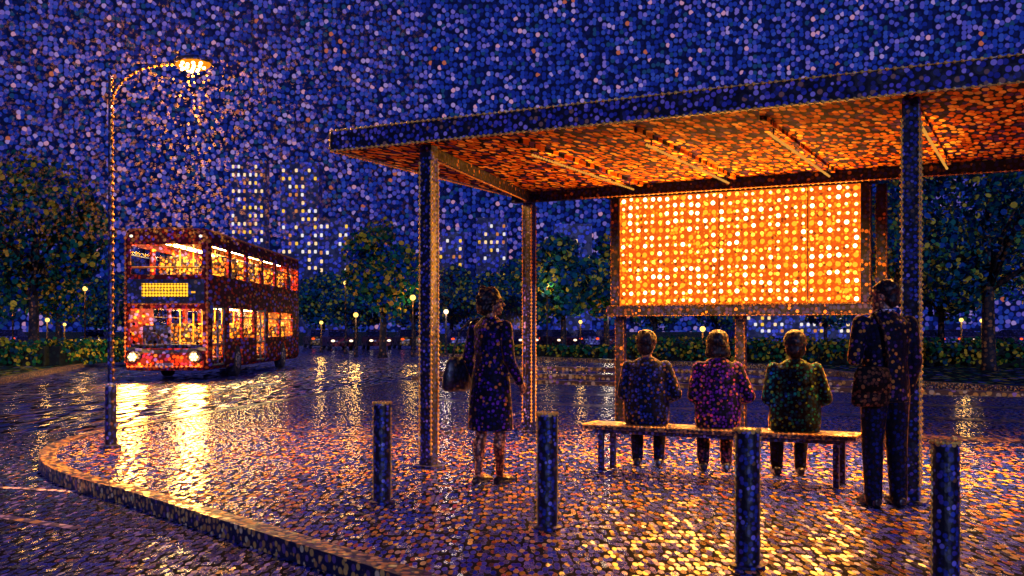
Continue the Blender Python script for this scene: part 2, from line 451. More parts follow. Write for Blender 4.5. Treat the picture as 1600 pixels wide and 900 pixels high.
M_pane = glass_mat('shelter_glass', [(8, '#ffffff'), (2, '#e0d8ff'), (1, '#c0b0f0')], .05, .97, .08, .012)
m = MB(); m.box((*(LC*.5).xy, 1.55), (LL-.5, .012, 2.5), LA); m.build('glass_panel', M_pane, SH)
m = MB()
for f_ in (.235, LL-.235): m.box((*(ld*f_).xy, 1.56), (.024, .028, 2.56), LA)
m.box((*(LC*.5).xy, .285), (LL-.5, .026, .026), LA)
m.build('panel_frame', M_fascia, SH)

# ------------------------------------------------------------------ display screen behind the bench
SC0 = Vector((.226, 13.53, 0))
SCR = empty('display_screen', SC0, phi, 'big blank glowing amber dot matrix screen in dark frame under the shelter roof', 'screen')
x0, x1, z0, z1 = 1.294, 4.196, 1.66, 3.0
N = NT('led_matrix')
tcn = N.n('ShaderNodeTexCoord'); sx = N.n('ShaderNodeSeparateXYZ'); N.l(tcn.outputs['Object'], sx.inputs[0])
pitch = (x1-x0)/30
def math_(op, a, b=None, c=None):
    q = N.n('ShaderNodeMath', operation=op)
    for i, v in enumerate((a, b, c)):
        if v is None: continue
        if isinstance(v, (int, float)): q.inputs[i].default_value = v
        else: N.l(v, q.inputs[i])
    return q.outputs[0]
gx = math_('DIVIDE', math_('SUBTRACT', sx.outputs[0], x0), pitch); gz = math_('DIVIDE', math_('SUBTRACT', sx.outputs[2], z0), pitch)
cellv = N.n('ShaderNodeCombineXYZ'); N.l(math_('FLOOR', gx), cellv.inputs[0]); N.l(math_('FLOOR', gz), cellv.inputs[1])
wn_ = N.n('ShaderNodeTexWhiteNoise', noise_dimensions='2D'); N.l(cellv.outputs[0], wn_.inputs['Vector'])
fx = math_('SUBTRACT', math_('FRACT', gx), .5); fz = math_('SUBTRACT', math_('FRACT', gz), .5)
s3 = N.n('ShaderNodeSeparateColor'); N.l(wn_.outputs['Color'], s3.inputs[0])
fx2 = math_('ADD', fx, math_('MULTIPLY', math_('SUBTRACT', s3.outputs[1], .5), .22))
fz2 = math_('ADD', fz, math_('MULTIPLY', math_('SUBTRACT', s3.outputs[2], .5), .22))
dist = math_('SQRT', math_('ADD', math_('MULTIPLY', fx2, fx2), math_('MULTIPLY', fz2, fz2)))
rad = math_('ADD', math_('MULTIPLY', wn_.outputs['Value'], .14), .17)
led = math_('LESS_THAN', dist, rad)
mask, colr, vo2 = dot_nodes(N, .037, gap=(.42, .5))
se = N.n('ShaderNodeSeparateColor'); N.l(colr, se.inputs[0])
rb = N.n('ShaderNodeValToRGB'); set_ramp(rb, [(4, (1.8, .42, .012, 1)), (4, (1.5, .24, .01, 1)), (2, (2.4, .8, .04, 1)), (3, (1.1, .12, .01, 1)), (1, (.35, .05, .01, 1))]); N.l(se.outputs[0], rb.inputs[0])
m1 = N.n('ShaderNodeMix', data_type='RGBA'); m1.inputs[6].default_value = (.9, .12, .008, 1); N.l(mask, m1.inputs[0]); N.l(rb.outputs[0], m1.inputs[7])
rl = N.n('ShaderNodeValToRGB'); set_ramp(rl, [(5, (4, 2.8, .9, 1)), (3, (3, 1.4, .12, 1)), (4, (4.5, 3.6, 1.6, 1)), (2, (2.2, .6, .03, 1))]); N.l(s3.outputs[0], rl.inputs[0])
m2_ = N.n('ShaderNodeMix', data_type='RGBA'); N.l(led, m2_.inputs[0]); N.l(m1.outputs[2], m2_.inputs[6]); N.l(rl.outputs[0], m2_.inputs[7])
em = N.n('ShaderNodeEmission'); em.inputs[1].default_value = 1; N.l(m2_.outputs[2], em.inputs[0]); N.l(em.outputs[0], N.out.inputs[0])
M_led = N.m
m = MB(); m.box(((x0+x1)/2, -.02, (z0+z1)/2), (x1-x0, .03, z1-z0)); m.build('screen', M_led, SCR)
for xx in (x0+(x1-x0)*.44, x0+(x1-x0)*.8):
    m = MB(); m.box((xx, -.0375, (z0+z1)/2), (.009, .003, z1-z0)); m.build('seam', M_frame, SCR)
m = MB()
m.box(((x0+x1)/2, .05, (z0+z1)/2), (x1-x0+.02, .1, z1-z0+.02))
m.box(((x0+x1)/2, .02, z0-.075), (x1-x0+.36, .16, .13)); m.box(((x0+x1)/2, .02, z1+.03), (x1-x0+.36, .16, .05))
m.box((x0-.06, .02, (z0+z1)/2), (.1, .16, z1-z0)); m.box((x1+.06, .02, (z0+z1)/2), (.1, .16, z1-z0))
m.build('frame', M_frame, SCR, bevel=.006)
for xx in (x0-.02, x0+1.52, x1+.22):
    m = MB(); m.box((xx, .06, .81 if xx < x1 else 1.5), (.11, .11, 1.55 if xx < x1 else 2.98)); p = m.build('post', M_frame, SCR, bevel=.006)
    for s in (-1, 1): bead_row([(xx+s*.055, .0, .1), (xx+s*.055, .0, 1.5 if xx < x1 else 2.9)], .055, .012, M_hilite_dim, p)
for zz in (z0-.14, z0-.012): bead_row([(x0-.16, -.06, zz), (x1+.16, -.06, zz)], .055, .012, M_hilite_dim, SCR)
for xx in (x0-.11, x1+.11): bead_row([(xx, -.06, z0), (xx, -.06, z1)], .055, .012, M_hilite_dim, SCR)

light('screen_light', 'AREA', M_sh @ Vector((0, 0, 0)) if 0 else SC0 + (U*(x0+x1)/2).to_3d() - (V*.06).to_3d() + Vector((0, 0, (z0+z1)/2)), 205, '#ffa032', (R(-90), 0, phi), shape='RECTANGLE', size=x1-x0, size_y=z1-z0)

# ------------------------------------------------------------------ bench
bc = Vector((1.777, 9.17))
BEN = empty('bench', (*(bc + V*.21), 0), phi, 'long backless timber bench on thin steel legs where three people sit', 'bench')
for k in range(4):
    m = MB(); m.box((0, -.165+.11*k, .43), (2.5, .098, .042)); m.build('seat_slat', M_bench, BEN, bevel=.008)
m = MB()
for y in (-.12, .12): m.box((0, y, .388), (2.3, .04, .04))
m.build('seat_rail', M_metal, BEN, bevel=.004)
for x in (-1.08, 1.08):
    for y in (-.15, .15):
        m = MB(); m.box((x, y, .184), (.05, .05, .367)); m.build('leg', M_metal, BEN, bevel=.005)
bead_row([(-1.25, .2, .448), (-1.25, -.216, .448), (1.25, -.216, .448), (1.25, .2, .448)], .042, .012, M_hilite, BEN)

# ------------------------------------------------------------------ bollards
def make_bollard(loc, label):
    o = empty('bollard', loc, 0, label, 'bollard', 'short round bollards along the pavement edge')
    m = MB(); m.cyl((0, 0, 0), (0, 0, .76), .068, .068, 28); m.build('post', M_metal, o)
    m = MB(); m.tube([(0, 0, .76), (0, 0, .775), (0, 0, .785)], [.072, .072, .06], 28); c = m.build('cap', M_bollcap, o)
    bead_row([(.07*math.cos(k*.3927), .07*math.sin(k*.3927), .78) for k in range(17)], .028, .0115, M_hilite, o)
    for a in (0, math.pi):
        bead_row([(.069*math.cos(a), .069*math.sin(a), .03), (.069*math.cos(a), .069*math.sin(a), .75)], .036, .0115, M_hilite, o)
    m = MB(); m.tube([(0, 0, 0), (0, 0, .012), (0, 0, .02)], [.1, .1, .07], 28); m.build('base_ring', M_metal, o)
    return o
M_bollcap = dot_mat('bollard_cap', [(3, '#c88c3c'), (3, '#e0ac54'), (2, '#6a5a90')], .028, '#1c1838', rough=.3, tilt=.12, coat=.3)
b0 = make_bollard((-1.015, 8.0, 0), 'dark blue bollard standing alone left of the front shelter column')
for (x, y), lb in (((.24, 6.97), 'dark blue bollard just right of the standing woman, before the rear left column'),
                   ((1.343, 5.84), 'dark blue bollard in front of the bench, between middle and right seated persons'),
                   ((2.2, 5.2), 'dark blue bollard right of the standing man, partly cut off below')):
    c = copy_tree(b0); c.location = (x, y, 0); c['label'] = lb

# ------------------------------------------------------------------ street lamp
SL = empty('street_lamp', (-4.585, 11.7, 0), 0, 'tall thin street lamp with curved arm and bright head on the rounded pavement corner', 'street lamp')
m = MB(); m.tube([(0, 0, 0), (0, 0, .03), (0, 0, .04)], [.12, .12, .08]); m.tube([(0, 0, .02), (0, 0, .7), (0, 0, .74)], [.062, .062, .038], 16); m.build('base', M_pole, SL, smooth=False)
m = MB(); m.tube([(0, 0, .72), (0, 0, 2.4), (0, 0, 4.22)], [.034, .03, .026], 14); m.ell((0, 0, 4.24), (.032, .032, .03)); m.build('pole', M_pole, SL)
arm = []
for i in range(13):
    a = R(180 - 90*i/12); arm.append((.62+.60*math.cos(a)+.0, 0, 3.92+.46*math.sin(a)))
arm.append((.78, 0, 4.40))
m = MB(); m.tube(arm, .02, 10); m.build('arm', M_pole, SL, smooth=True)
bead_row([(.032, -.012, .75), (.026, -.012, 3.9)], .085, .021, M_hilite_dim, SL)
bead_row([Vector(p)+Vector((0, -.012, -.016)) for p in arm], .06, .019, M_hilite_dim, SL)
bead_row([(.03, -.01, 3.97), (.028, -.01, 4.25)], .085, .019, M_hilite_dim, SL)
m = MB()
m.loft([((.70, 0, 4.40), (0, .03, 0), (0, 0, .025)), ((.78, 0, 4.42), (0, .10, 0), (0, 0, .05)), ((.95, 0, 4.43), (0, .13, 0), (0, 0, .06)), ((1.1, 0, 4.425), (0, .10, 0), (0, 0, .045)), ((1.16, 0, 4.42), (0, .03, 0), (0, 0, .02))], 16)
HD = m.build('lamp_head', M_pole, SL, smooth=True)
M_lamp = emit_mat('lamp_glow', '#ffc878', 14)
M_lampring = emit_mat('lamp_lens_glow', '#ff9418', 1.0)
m = MB(); m.ell((.94, 0, 4.385), (.205, .13, .085)); m.build('lens', M_lampring, HD, smooth=True)
q0 = Vector((0, -.62, -.78)); qa = Vector((1, 0, 0)); qb = q0.cross(qa)
for k in range(17):   # bulbs set into the lower face of the lens
    a = k*2.399; q = math.sqrt((k+.5)/17)*.78
    n_ = q0*math.sqrt(1-q*q) + qa*q*math.cos(a) + qb*q*math.sin(a)
    m = MB(); m.ell((.94+.2*n_.x, .128*n_.y, 4.385+.083*n_.z), (.022, .02, .019), u=10, v=6); m.build('bulb', M_lamp, HD, smooth=True)
light('street_lamp_light', 'SPOT', (-3.645, 11.7, 4.28), 4200, '#ffae50', (0, 0, 0), spot_size=R(98), spot_blend=.9, shadow_soft_size=.14)
light('street_lamp_glow', 'POINT', (-3.645, 11.62, 4.24), 900, '#ffa840', shadow_soft_size=.1)

# drops added round the lamp to stand in for its halo
N = NT('halo_drop'); d = N.n('ShaderNodeBsdfDiffuse'); d.inputs[0].default_value = (.5, .36, .2, 1); tl = N.n('ShaderNodeBsdfTransparent'); tl.inputs[0].default_value = (.98, .98, .98, 1)
ms = N.n('ShaderNodeMixShader'); ms.inputs[0].default_value = .972; N.l(d.outputs[0], ms.inputs[1]); N.l(tl.outputs[0], ms.inputs[2]); N.l(ms.outputs[0], N.out.inputs[0])
M_halo = N.m
tb = bmesh.new(); bmesh.ops.create_icosphere(tb, subdivisions=1, radius=1); tb.verts.ensure_lookup_table()
IV = [v.co.copy() for v in tb.verts]; IF = [[v.index for v in f.verts] for f in tb.faces]; tb.free()
vv, ff = [], []
for i in range(9000):
    c = Vector((rnd.uniform(-6.4, -1.0), rnd.uniform(10.3, 13.1), rnd.uniform(2.4, 5.7))); r_ = rnd.uniform(.011, .022); b_ = len(vv)
    vv += [c + v*r_ for v in IV]; ff += [[b_+k for k in f] for f in IF]
me = bpy.data.meshes.new('halo_drops'); me.from_pydata(vv, [], ff); me.materials.append(M_halo)
dz = bpy.data.objects.new('halo_drops', me); COL.objects.link(dz)
tag(dz, 'small drops added around the street lamp in place of its glow', 'halo', kind='stuff')

# ------------------------------------------------------------------ people
def skinmat(name, a='#c07a4c'):
    return dot_mat(name, [(4, a), (3, '#a86038'), (2, '#d8944e')], .028, '#4a2422', rough=.5, tilt=.08, sheen=.2)
M_skin = skinmat('skin')
M_hair = dot_mat('dark_hair', [(6, '#120c16'), (3, '#2a1a1c'), (2, '#4a2c1c')], .024, '#060408', rough=.45, tilt=.25, spec=.25, sheen=1)
M_shoe = dot_mat('dark_shoes', [(5, '#14142c'), (2, '#2c2440')], .03, '#06060f', rough=.3, tilt=.15)
def cloth(name, pal): return dot_mat(name, pal, .029, '#050512', rough=.7, tilt=.2, spec=.12, sheen=1)
M_coat = cloth('plum_navy_coat', [(5, '#100c48'), (4, '#241260'), (3, '#080828'), (3, '#5c2890'), (2.5, '#b06834')])
M_jack1 = cloth('navy_jacket', [(5, '#081858'), (4, '#122c7c'), (3, '#080820'), (2, '#4040a0'), (2, '#80542c')])
M_jack2 = cloth('magenta_jacket', [(5, '#481078'), (4, '#6a2490'), (3, '#240a48'), (2, '#c03c70'), (2, '#d07040')])
M_jack3 = cloth('teal_green_jacket', [(5, '#043848'), (4, '#0f7a66'), (3, '#043040'), (2, '#1450a0'), (2, '#789428')])
M_suit = cloth('dark_suit', [(5, '#080a24'), (4, '#0e0e38'), (3, '#06061c'), (2, '#4a3068'), (3, '#b0742c')])
M_trous = cloth('dark_trousers', [(5, '#060c3c'), (4, '#0a1858'), (3, '#040614')])
M_collar = cloth('white_collar', [(5, '#d8ccd8'), (3, '#b8a0a0')])
M_bag1 = dot_mat('black_bag_leather', [(5, '#12122a'), (3, '#22203c'), (1, '#6a4428')], .03, '#05050c', rough=.4)
M_bag2 = dot_mat('brown_bag_leather', [(5, '#4a2c20'), (4, '#6a3e26'), (3, '#2a1a1e'), (2, '#8a5a30')], .03, '#0c0608', rough=.75, spec=.1)
M_eye = dot_mat('eye', [(1, '#20140c')], .05, '#20140c', rough=.2, tilt=0)

def hand(m, w, d, n, side):
    w, d, n = Vector(w), Vector(d).normalized(), Vector(n).normalized()
    n = (n - d*n.dot(d)).normalized()
    s = d.cross(n)*side
    m.loft([(w-d*.01, s*.022, n*.018), (w+d*.03, s*.034, n*.017), (w+d*.075, s*.041, n*.014), (w+d*.09, s*.036, n*.010)], 10)
    for i, L in enumerate((.072, .08, .074, .058)):
        p = w + d*.083 + s*(.030-.0205*i); a = R(14)
        for k, f in enumerate((.45, .32, .23)):
            a += R((8, 24, 22)[k]); q = p + (d*math.cos(a) + n*math.sin(a))*L*f
            m.cap(p, .0088-.0008*k, q, .0082-.0008*k, 8); p = q
    p = w + d*.025 + s*.026
    for k, (L, a) in enumerate(((.042, .72), (.034, .35))):
        q = p + (d*math.cos(a) + s*math.sin(a)*.9 + n*.25).normalized()*L
        m.cap(p, .0105, q, .0092, 8); p = q

def limb(m, pts, rad):
    for i in range(len(pts)-1): m.cap(pts[i], rad[i], pts[i+1], rad[i+1], 14)

def head(m, c, yaw, pitch=0, sc=1.0):
    """skull, jaw, nose, brow, lips, chin and ears; faces +Y turned by yaw"""
    M = Matrix.Translation(c) @ Euler((pitch, 0, yaw)).to_matrix().to_4x4() @ Matrix.Scale(sc, 4)
    f = lambda x, y, z: M @ Vector((x, y, z))
    q = Euler((pitch, 0, yaw))
    m.ell(f(0, -.01, .03), (.076*sc, .096*sc, .088*sc), q)
    m.ell(f(0, .025, -.03), (.060*sc, .066*sc, .080*sc), q)
    m.ell(f(0, .062, -.088), (.030*sc, .026*sc, .022*sc), q)
    m.cap(f(0, .083, .012), .010*sc, f(0, .112, -.024), .0125*sc, 8)
    m.ell(f(-.011, .098, -.028), (.009, .009, .008), q); m.ell(f(.011, .098, -.028), (.009, .009, .008), q)
    m.ell(f(0, .089, -.054), (.022*sc, .011*sc, .0065*sc), q); m.ell(f(0, .087, -.066), (.019*sc, .011*sc, .007*sc), q)
    for s in (-1, 1):
        m.ell(f(s*.030, .083, .022), (.020*sc, .010*sc, .008*sc), q)
        m.ell(f(s*.074, -.008, -.012), (.010*sc, .019*sc, .031*sc), q)
    return M
def eyes(M, parent):
    for s in (-1, 1):
        m = MB(); m.ell(M @ Vector((s*.030, .0835, .005)), (.0105, .0085, .0085)); m.build('eye', M_eye, parent, smooth=True)

def torso_rings(rs):
    return [((x, y, z), (rx*math.cos(t), rx*math.sin(t), 0), (-ry*math.sin(t), ry*math.cos(t), 0)) for (x, y, z, rx, ry, t) in rs]

# woman waiting on the left: back and right side towards us, face in profile to the right
def woman():
    loc, rz = (-.19, 9.0, 0), R(-38)
    m = MB()
    m.loft(torso_rings([(0, 0, .80, .13, .10, 0), (0, 0, .92, .165, .115, 0), (0, .0, 1.08, .125, .095, 0), (0, .01, 1.25, .15, .105, 0), (0, 0, 1.37, .16, .09, 0), (0, -.005, 1.42, .09, .06, 0), (0, -.005, 1.46, .05, .05, 0)]), 18)
    m.cap((0, -.005, 1.42), .05, (0, .012, 1.53), .047)
    H = head(m, Vector((0, .02, 1.588)), R(-42))
    legs = {}
    for s in (-1, 1):
        fy = .05*s
        limb(m, [(s*.085, 0, .86), (s*.083, .01+fy*.5, .49), (s*.080, -.02+fy, .10)], [.082, .052, .034])
        m.cap((s*.082, -.025+fy*.75, .36), .050, (s*.082, -.028+fy*.9, .27), .045)
        m.cap((s*.080, -.02+fy, .06), .034, (s*.085, .12+fy, .035), .03)
    Rs, Re, Rw = Vector((.168, -.0, 1.37)), Vector((.225, -.02, 1.09)), Vector((.22, .14, .885))
    Ls, Le, Lw = Vector((-.168, 0, 1.37)), Vector((-.235, -.03, 1.10)), Vector((-.215, .08, .87))
    for a, b, c, s in ((Rs, Re, Rw, 1), (Ls, Le, Lw, -1)):
        limb(m, [a, b, c], [.045, .037, .023])
        hand(m, c, (c-b), (-s, .2, 0), s)
    P = m.build('person', M_skin, remesh=.0065, sm=3)
    P.location = loc; P.rotation_euler = (0, 0, rz)
    tag(P, 'standing woman in dark knee length coat looking right beside the front shelter column', 'person')
    eyes(H, P)
    m = MB()
    m.loft(torso_rings([(0, .0, .47, .215, .185, 0), (0, 0, .60, .21, .175, 0), (0, 0, .78, .20, .155, 0), (0, 0, .93, .185, .14, 0), (0, .0, 1.08, .150, .118, 0), (0, .01, 1.25, .172, .125, 0), (0, 0, 1.37, .178, .105, 0), (0, -.003, 1.425, .115, .075, 0), (0, -.003, 1.462, .066, .064, 0)]), 20)
    for a, b, c, s in ((Rs, Re, Rw, 1), (Ls, Le, Lw, -1)):
        limb(m, [a, b, b.lerp(c, .95)], [.064, .052, .040])
    m.build('coat', M_coat, P, remesh=.009, sm=7)
    m = MB()   # wavy bob
    f = lambda x, y, z: H @ Vector((x, y, z))
    q = Euler((0, 0, R(-42)))
    m.ell(f(0, -.028, .04), (.098, .105, .098), q); m.ell(f(0, -.065, -.035), (.094, .075, .085), q)
    for i in range(46):
        a = rnd.uniform(0, 2*math.pi); zz = rnd.uniform(-.10, .115)
        rr = math.sqrt(max(.15, 1-(max(zz, 0)/.135)**2))
        x, y = .088*rr*math.cos(a), -.035+.088*rr*math.sin(a)
        if y > .025 and zz < .055: continue
        m.ico(f(x, y, zz+.012), rnd.uniform(.02, .031), 2)
    m.build('hair', M_hair, P, remesh=.008, sm=4)
    for s in (-1, 1):
        fy = .05*s; m = MB()
        m.loft([((s*.08, -.075+fy, .03), (.028, 0, 0), (0, 0, .028)), ((s*.08, -.03+fy, .042), (.036, 0, 0), (0, 0, .04)), ((s*.083, .07+fy, .034), (.044, 0, 0), (0, 0, .032)), ((s*.086, .16+fy, .024), (.03, 0, 0), (0, 0, .02)), ((s*.086, .185+fy, .02), (.014, 0, 0), (0, 0, .012))], 14)
        m.box((s*.08, -.055+fy, .012), (.05, .06, .024))
        m.build('shoe', M_shoe, P, remesh=.006, sm=2)
    # her bag hangs from the left shoulder
    B = empty('shoulder_bag', Vector(loc), rz, 'black shoulder bag hanging at the left side of the standing woman', 'bag')
    m = MB(); m.loft([((-.345, -.05, .80), (.06, 0, 0), (0, .15, 0)), ((-.345, -.05, .83), (.082, 0, 0), (0, .185, 0)), ((-.335, -.05, .95), (.078, 0, 0), (0, .18, 0)), ((-.325, -.05, 1.06), (.06, 0, 0), (0, .15, 0)), ((-.32, -.05, 1.11), (.03, 0, 0), (0, .12, 0))], 18)
    m.build('pouch', M_bag1, B, smooth=True)
    m = MB()
    for y in (-.14, .06):
        m.tube([(-.325, y, 1.08), (-.315, y*.8, 1.2), (-.27, y*.5-.01, 1.35), (-.19, y*.2-.01, 1.435), (-.12, .0+y*.1, 1.45), (-.09, .05+y*.2, 1.42)], .010, 8)
    m.build('strap', M_bag1, B, smooth=True)
woman()

def man():
    loc, rz = (2.86, 7.85, 0), R(8)
    m = MB()
    m.loft(torso_rings([(0, 0, .82, .14, .10, 0), (0, 0, .95, .16, .115, 0), (0, 0, 1.1, .145, .105, 0), (0, .01, 1.28, .17, .115, 0), (0, 0, 1.40, .175, .095, 0), (0, -.005, 1.45, .10, .065, 0), (0, -.005, 1.49, .058, .056, 0)]), 18)
    m.cap((0, -.005, 1.44), .057, (0, .012, 1.54), .054)
    H = head(m, Vector((-.0, .018, 1.605)), R(40), 0, 1.04)
    for s in (-1, 1):
        limb(m, [(s*.09, 0, .88), (s*.095, .01, .49), (s*.10, -.02, .09)], [.088, .055, .036])
        m.cap((s*.10, -.02, .06), .034, (s*.115, .13, .035), .03)
    Ls, Le, Lw = Vector((-.195, 0, 1.395)), Vector((-.275, -.06, 1.13)), Vector((-.17, .15, 1.12))
    Rs, Re, Rw = Vector((.195, 0, 1.395)), Vector((.235, -.02, 1.11)), Vector((.225, .06, .86))
    limb(m, [Ls, Le, Lw], [.05, .041, .026]); hand(m, Lw, (.35, .35, .85), (.7, .3, -.4), 1)
    limb(m, [Rs, Re, Rw], [.05, .041, .026]); hand(m, Rw, (0, .1, -1), (-1, .2, 0), 1)
    P = m.build('person', M_skin, remesh=.0065, sm=3)
    P.location = loc; P.rotation_euler = (0, 0, rz)
    tag(P, 'standing man in dark suit jacket seen from behind next to the right column', 'person')
    eyes(H, P)
    m = MB()
    m.loft(torso_rings([(0, 0, .80, .195, .14, 0), (0, 0, .92, .19, .14, 0), (0, 0, 1.10, .172, .128, 0), (0, .01, 1.28, .198, .138, 0), (0, 0, 1.40, .205, .115, 0), (0, -.003, 1.455, .125, .08, 0), (0, -.003, 1.485, .075, .068, 0)]), 20)
    limb(m, [Ls, Le, Le.lerp(Lw, .95)], [.068, .058, .042]); limb(m, [Rs, Re, Re.lerp(Rw, .95)], [.068, .056, .042])
    m.build('jacket', M_suit, P, remesh=.009, sm=7)
    m = MB()
    for i in range(24):
        a = i*2*math.pi/24; a2 = (i+1)*2*math.pi/24
        m.cap((.064*math.cos(a), -.002+.060*math.sin(a), 1.497), .011, (.064*math.cos(a2), -.002+.060*math.sin(a2), 1.497), .011, 6)
    m.build('collar', M_collar, P, smooth=True)
    m = MB()
    for s in (-1, 1):
        limb(m, [(s*.085, 0, .86), (s*.098, .01, .49), (s*.103, -.015, .06)], [.108, .082, .066])
    m.cap((-.06, 0, .88), .11, (.06, 0, .88), .11)
    m.build('trousers', M_trous, P, remesh=.009, sm=3)
    for s in (-1, 1):
        m = MB(); m.loft([((s*.10, -.09, .035), (.03, 0, 0), (0, 0, .032)), ((s*.10, -.04, .05), (.042, 0, 0), (0, 0, .05)), ((s*.108, .07, .04), (.05, 0, 0), (0, 0, .04)), ((s*.115, .17, .028), (.04, 0, 0), (0, 0, .026)), ((s*.115, .21, .022), (.018, 0, 0), (0, 0, .014))], 14)
        m.build('shoe', M_shoe, P, remesh=.007, sm=2)
    m = MB(); q = Euler((0, 0, R(40))); f = lambda x, y, z: H @ Vector((x, y, z))
    m.ell(f(0, -.024, .045), (.088, .098, .086), q); m.ell(f(0, -.062, -.02), (.074, .055, .07), q)
    for i in range(30):
        a = rnd.uniform(0, 2*math.pi); zz = rnd.uniform(.02, .10); rr = math.sqrt(max(.1, 1-(zz/.125)**2))
        m.ico(f(.078*rr*math.cos(a), -.02+.088*rr*math.sin(a), zz+.018), rnd.uniform(.014, .022), 2)
    m.build('hair', M_hair, P, remesh=.007, sm=4)
    B = empty('messenger_bag', Vector(loc)+Vector((.05, 0, 0)), rz, 'brown messenger bag slung at the left hip of the standing man', 'bag')
    m = MB(); m.loft([((-.24, -.13, .775), (.125, 0, 0), (0, .055, 0)), ((-.24, -.13, .80), (.15, 0, 0), (0, .07, 0)), ((-.235, -.13, .91), (.146, 0, 0), (0, .075, 0)), ((-.23, -.12, 1.02), (.132, 0, 0), (0, .058, 0)), ((-.23, -.12, 1.055), (.11, 0, 0), (0, .03, 0))], 20)
    m.build('pouch', M_bag2, B, smooth=True)
    m = MB(); m.loft([((-.237, -.172, .88), (.140, 0, 0), (0, .042, 0)), ((-.235, -.170, .98), (.142, 0, 0), (0, .046, 0)), ((-.23, -.15, 1.06), (.126, 0, 0), (0, .046, 0)), ((-.23, -.13, 1.075), (.10, 0, 0), (0, .03, 0))], 20)
    m.build('flap', M_bag2, B, smooth=True)
    m = MB(); m.tube([(-.115, -.135, 1.05), (-.115, -.152, 1.15), (-.13, -.145, 1.30), (-.155, -.10, 1.42), (-.15, -.02, 1.475), (-.15, .06, 1.44)], .013, 8)
    m.build('strap', M_bag2, B, smooth=True)
man()

def sitter(t, v, label, jacket, hairkind, rz, lean=0, wd=1.0, legmat=None, hturn=0, armsp=0):
    c = bc + U*t + V*v
    m = MB()
    m.loft(torso_rings([(0, 0, .49, .16*wd, .12, 0), (0, 0, .58, .165*wd, .12, 0), (0, .01, .73, .135*wd, .10, 0), (0, .025, .90, .155*wd, .105, 0), (0, .02, 1.01, .16*wd, .09, 0), (0, .02, 1.055, .09, .06, 0), (0, .025, 1.09, .052, .05, 0)]), 18)
    m.cap((0, .02, 1.05), .052, (0, .04, 1.14), .049)
    H = head(m, Vector((0, .05, 1.205)), R(hturn), R(-4), .98)
    arms = []
    for s in (-1, 1):
        limb(m, [(s*.09, .02, .545), (s*.11, .40, .52), (s*.105, .42, .10)], [.08, .056, .036])
        m.cap((s*.105, .42, .06), .034, (s*.115, .56, .035), .03)
        S, E, W = Vector((s*.175*wd, .02, 1.0)), Vector((s*(.222*wd+armsp*(s > 0)), -.0, .74)), Vector((s*.13, .24, .65))
        limb(m, [S, E, W], [.048, .04, .025]); hand(m, W, (-s*.3, .9, -.15), (0, -.1, -1), -s)
        arms.append((S, E, W))
    P = m.build('person', M_skin, remesh=.0075, sm=3)
    P.location = (*c, 0); P.rotation_euler = (0, 0, rz)
    tag(P, label, 'person')
    eyes(H, P)
    m = MB()
    m.loft(torso_rings([(0, .0, .455, .205*wd, .165, 0), (0, 0, .52, .215*wd, .17, 0), (0, .005, .66, .215*wd, .155, 0), (0, .02, .80, .212*wd, .145, 0), (0, .025, .92, .205*wd, .135, 0), (0, .02, 1.0, .185*wd, .11, 0), (0, .02, 1.035, .15*wd, .09, 0), (0, .02, 1.062, .11, .078, 0), (0, .022, 1.09, .068, .062, 0)]), 20)
    for S, E, W in arms: limb(m, [S, E, E.lerp(W, .92)], [.062, .062, .044])
    m.build('jacket', jacket, P, remesh=.009, sm=9)
    m = MB()
    for s in (-1, 1): limb(m, [(s*.095, .02, .555), (s*.112, .41, .535), (s*.106, .425, .08)], [.098, .078, .055])
    m.build('trousers', legmat or M_trous, P, remesh=.009, sm=3)
    for s in (-1, 1):
        m = MB(); m.loft([((s*.105, .345, .035), (.03, 0, 0), (0, 0, .032)), ((s*.105, .40, .05), (.042, 0, 0), (0, 0, .05)), ((s*.11, .50, .04), (.048, 0, 0), (0, 0, .038)), ((s*.115, .60, .026), (.036, 0, 0), (0, 0, .024)), ((s*.115, .635, .022), (.016, 0, 0), (0, 0, .013))], 14)
        m.build('shoe', M_shoe, P, remesh=.007, sm=2)
    m = MB(); q = Euler((R(-4), 0, R(hturn))); f = lambda x, y, z: H @ Vector((x, y, z))
    m.ell(f(0, -.024, .045), (.102, .112, .102), q)
    if hairkind == 'bob':
        m.loft([(f(0, -.03, .05), q.to_matrix() @ Vector((.094, 0, 0)), q.to_matrix() @ Vector((0, .085, 0))), (f(0, -.04, -.03), q.to_matrix() @ Vector((.108, 0, 0)), q.to_matrix() @ Vector((0, .076, 0))), (f(0, -.043, -.085), q.to_matrix() @ Vector((.118, 0, 0)), q.to_matrix() @ Vector((0, .068, 0))), (f(0, -.043, -.112), q.to_matrix() @ Vector((.105, 0, 0)), q.to_matrix() @ Vector((0, .055, 0)))], 18)
    elif hairkind == 'short':
        m.ell(f(0, -.055, -.03), (.082, .062, .075), q)
    else:
        m.ell(f(0, -.055, -.035), (.092, .066, .085), q)
    for i in range(34):
        a = rnd.uniform(0, 2*math.pi); zz = rnd.uniform(-.02, .10); rr = math.sqrt(max(.1, 1-(max(zz, 0)/.13)**2))
        if math.sin(a) > .3 and zz < .06: continue
        m.ico(f(.092*rr*math.cos(a), -.024+.10*rr*math.sin(a), zz+.02), rnd.uniform(.014, .024), 2)
    m.build('hair', M_hair, P, remesh=.0075, sm=4)
    return P
sitter(-.70, .27, 'seated person with short dark hair in navy jacket at the left bench end', M_jack1, 'short', phi+R(18), hturn=-14, armsp=.05)
sitter(-.01, .27, 'seated person with dark bob in purple jacket in the middle of the bench', M_jack2, 'bob', phi+R(20), wd=.98, hturn=0, armsp=.06, legmat=cloth('plum_trousers', [(4, '#2c1a40'), (3, '#4a2448'), (2, '#7a4030')]))
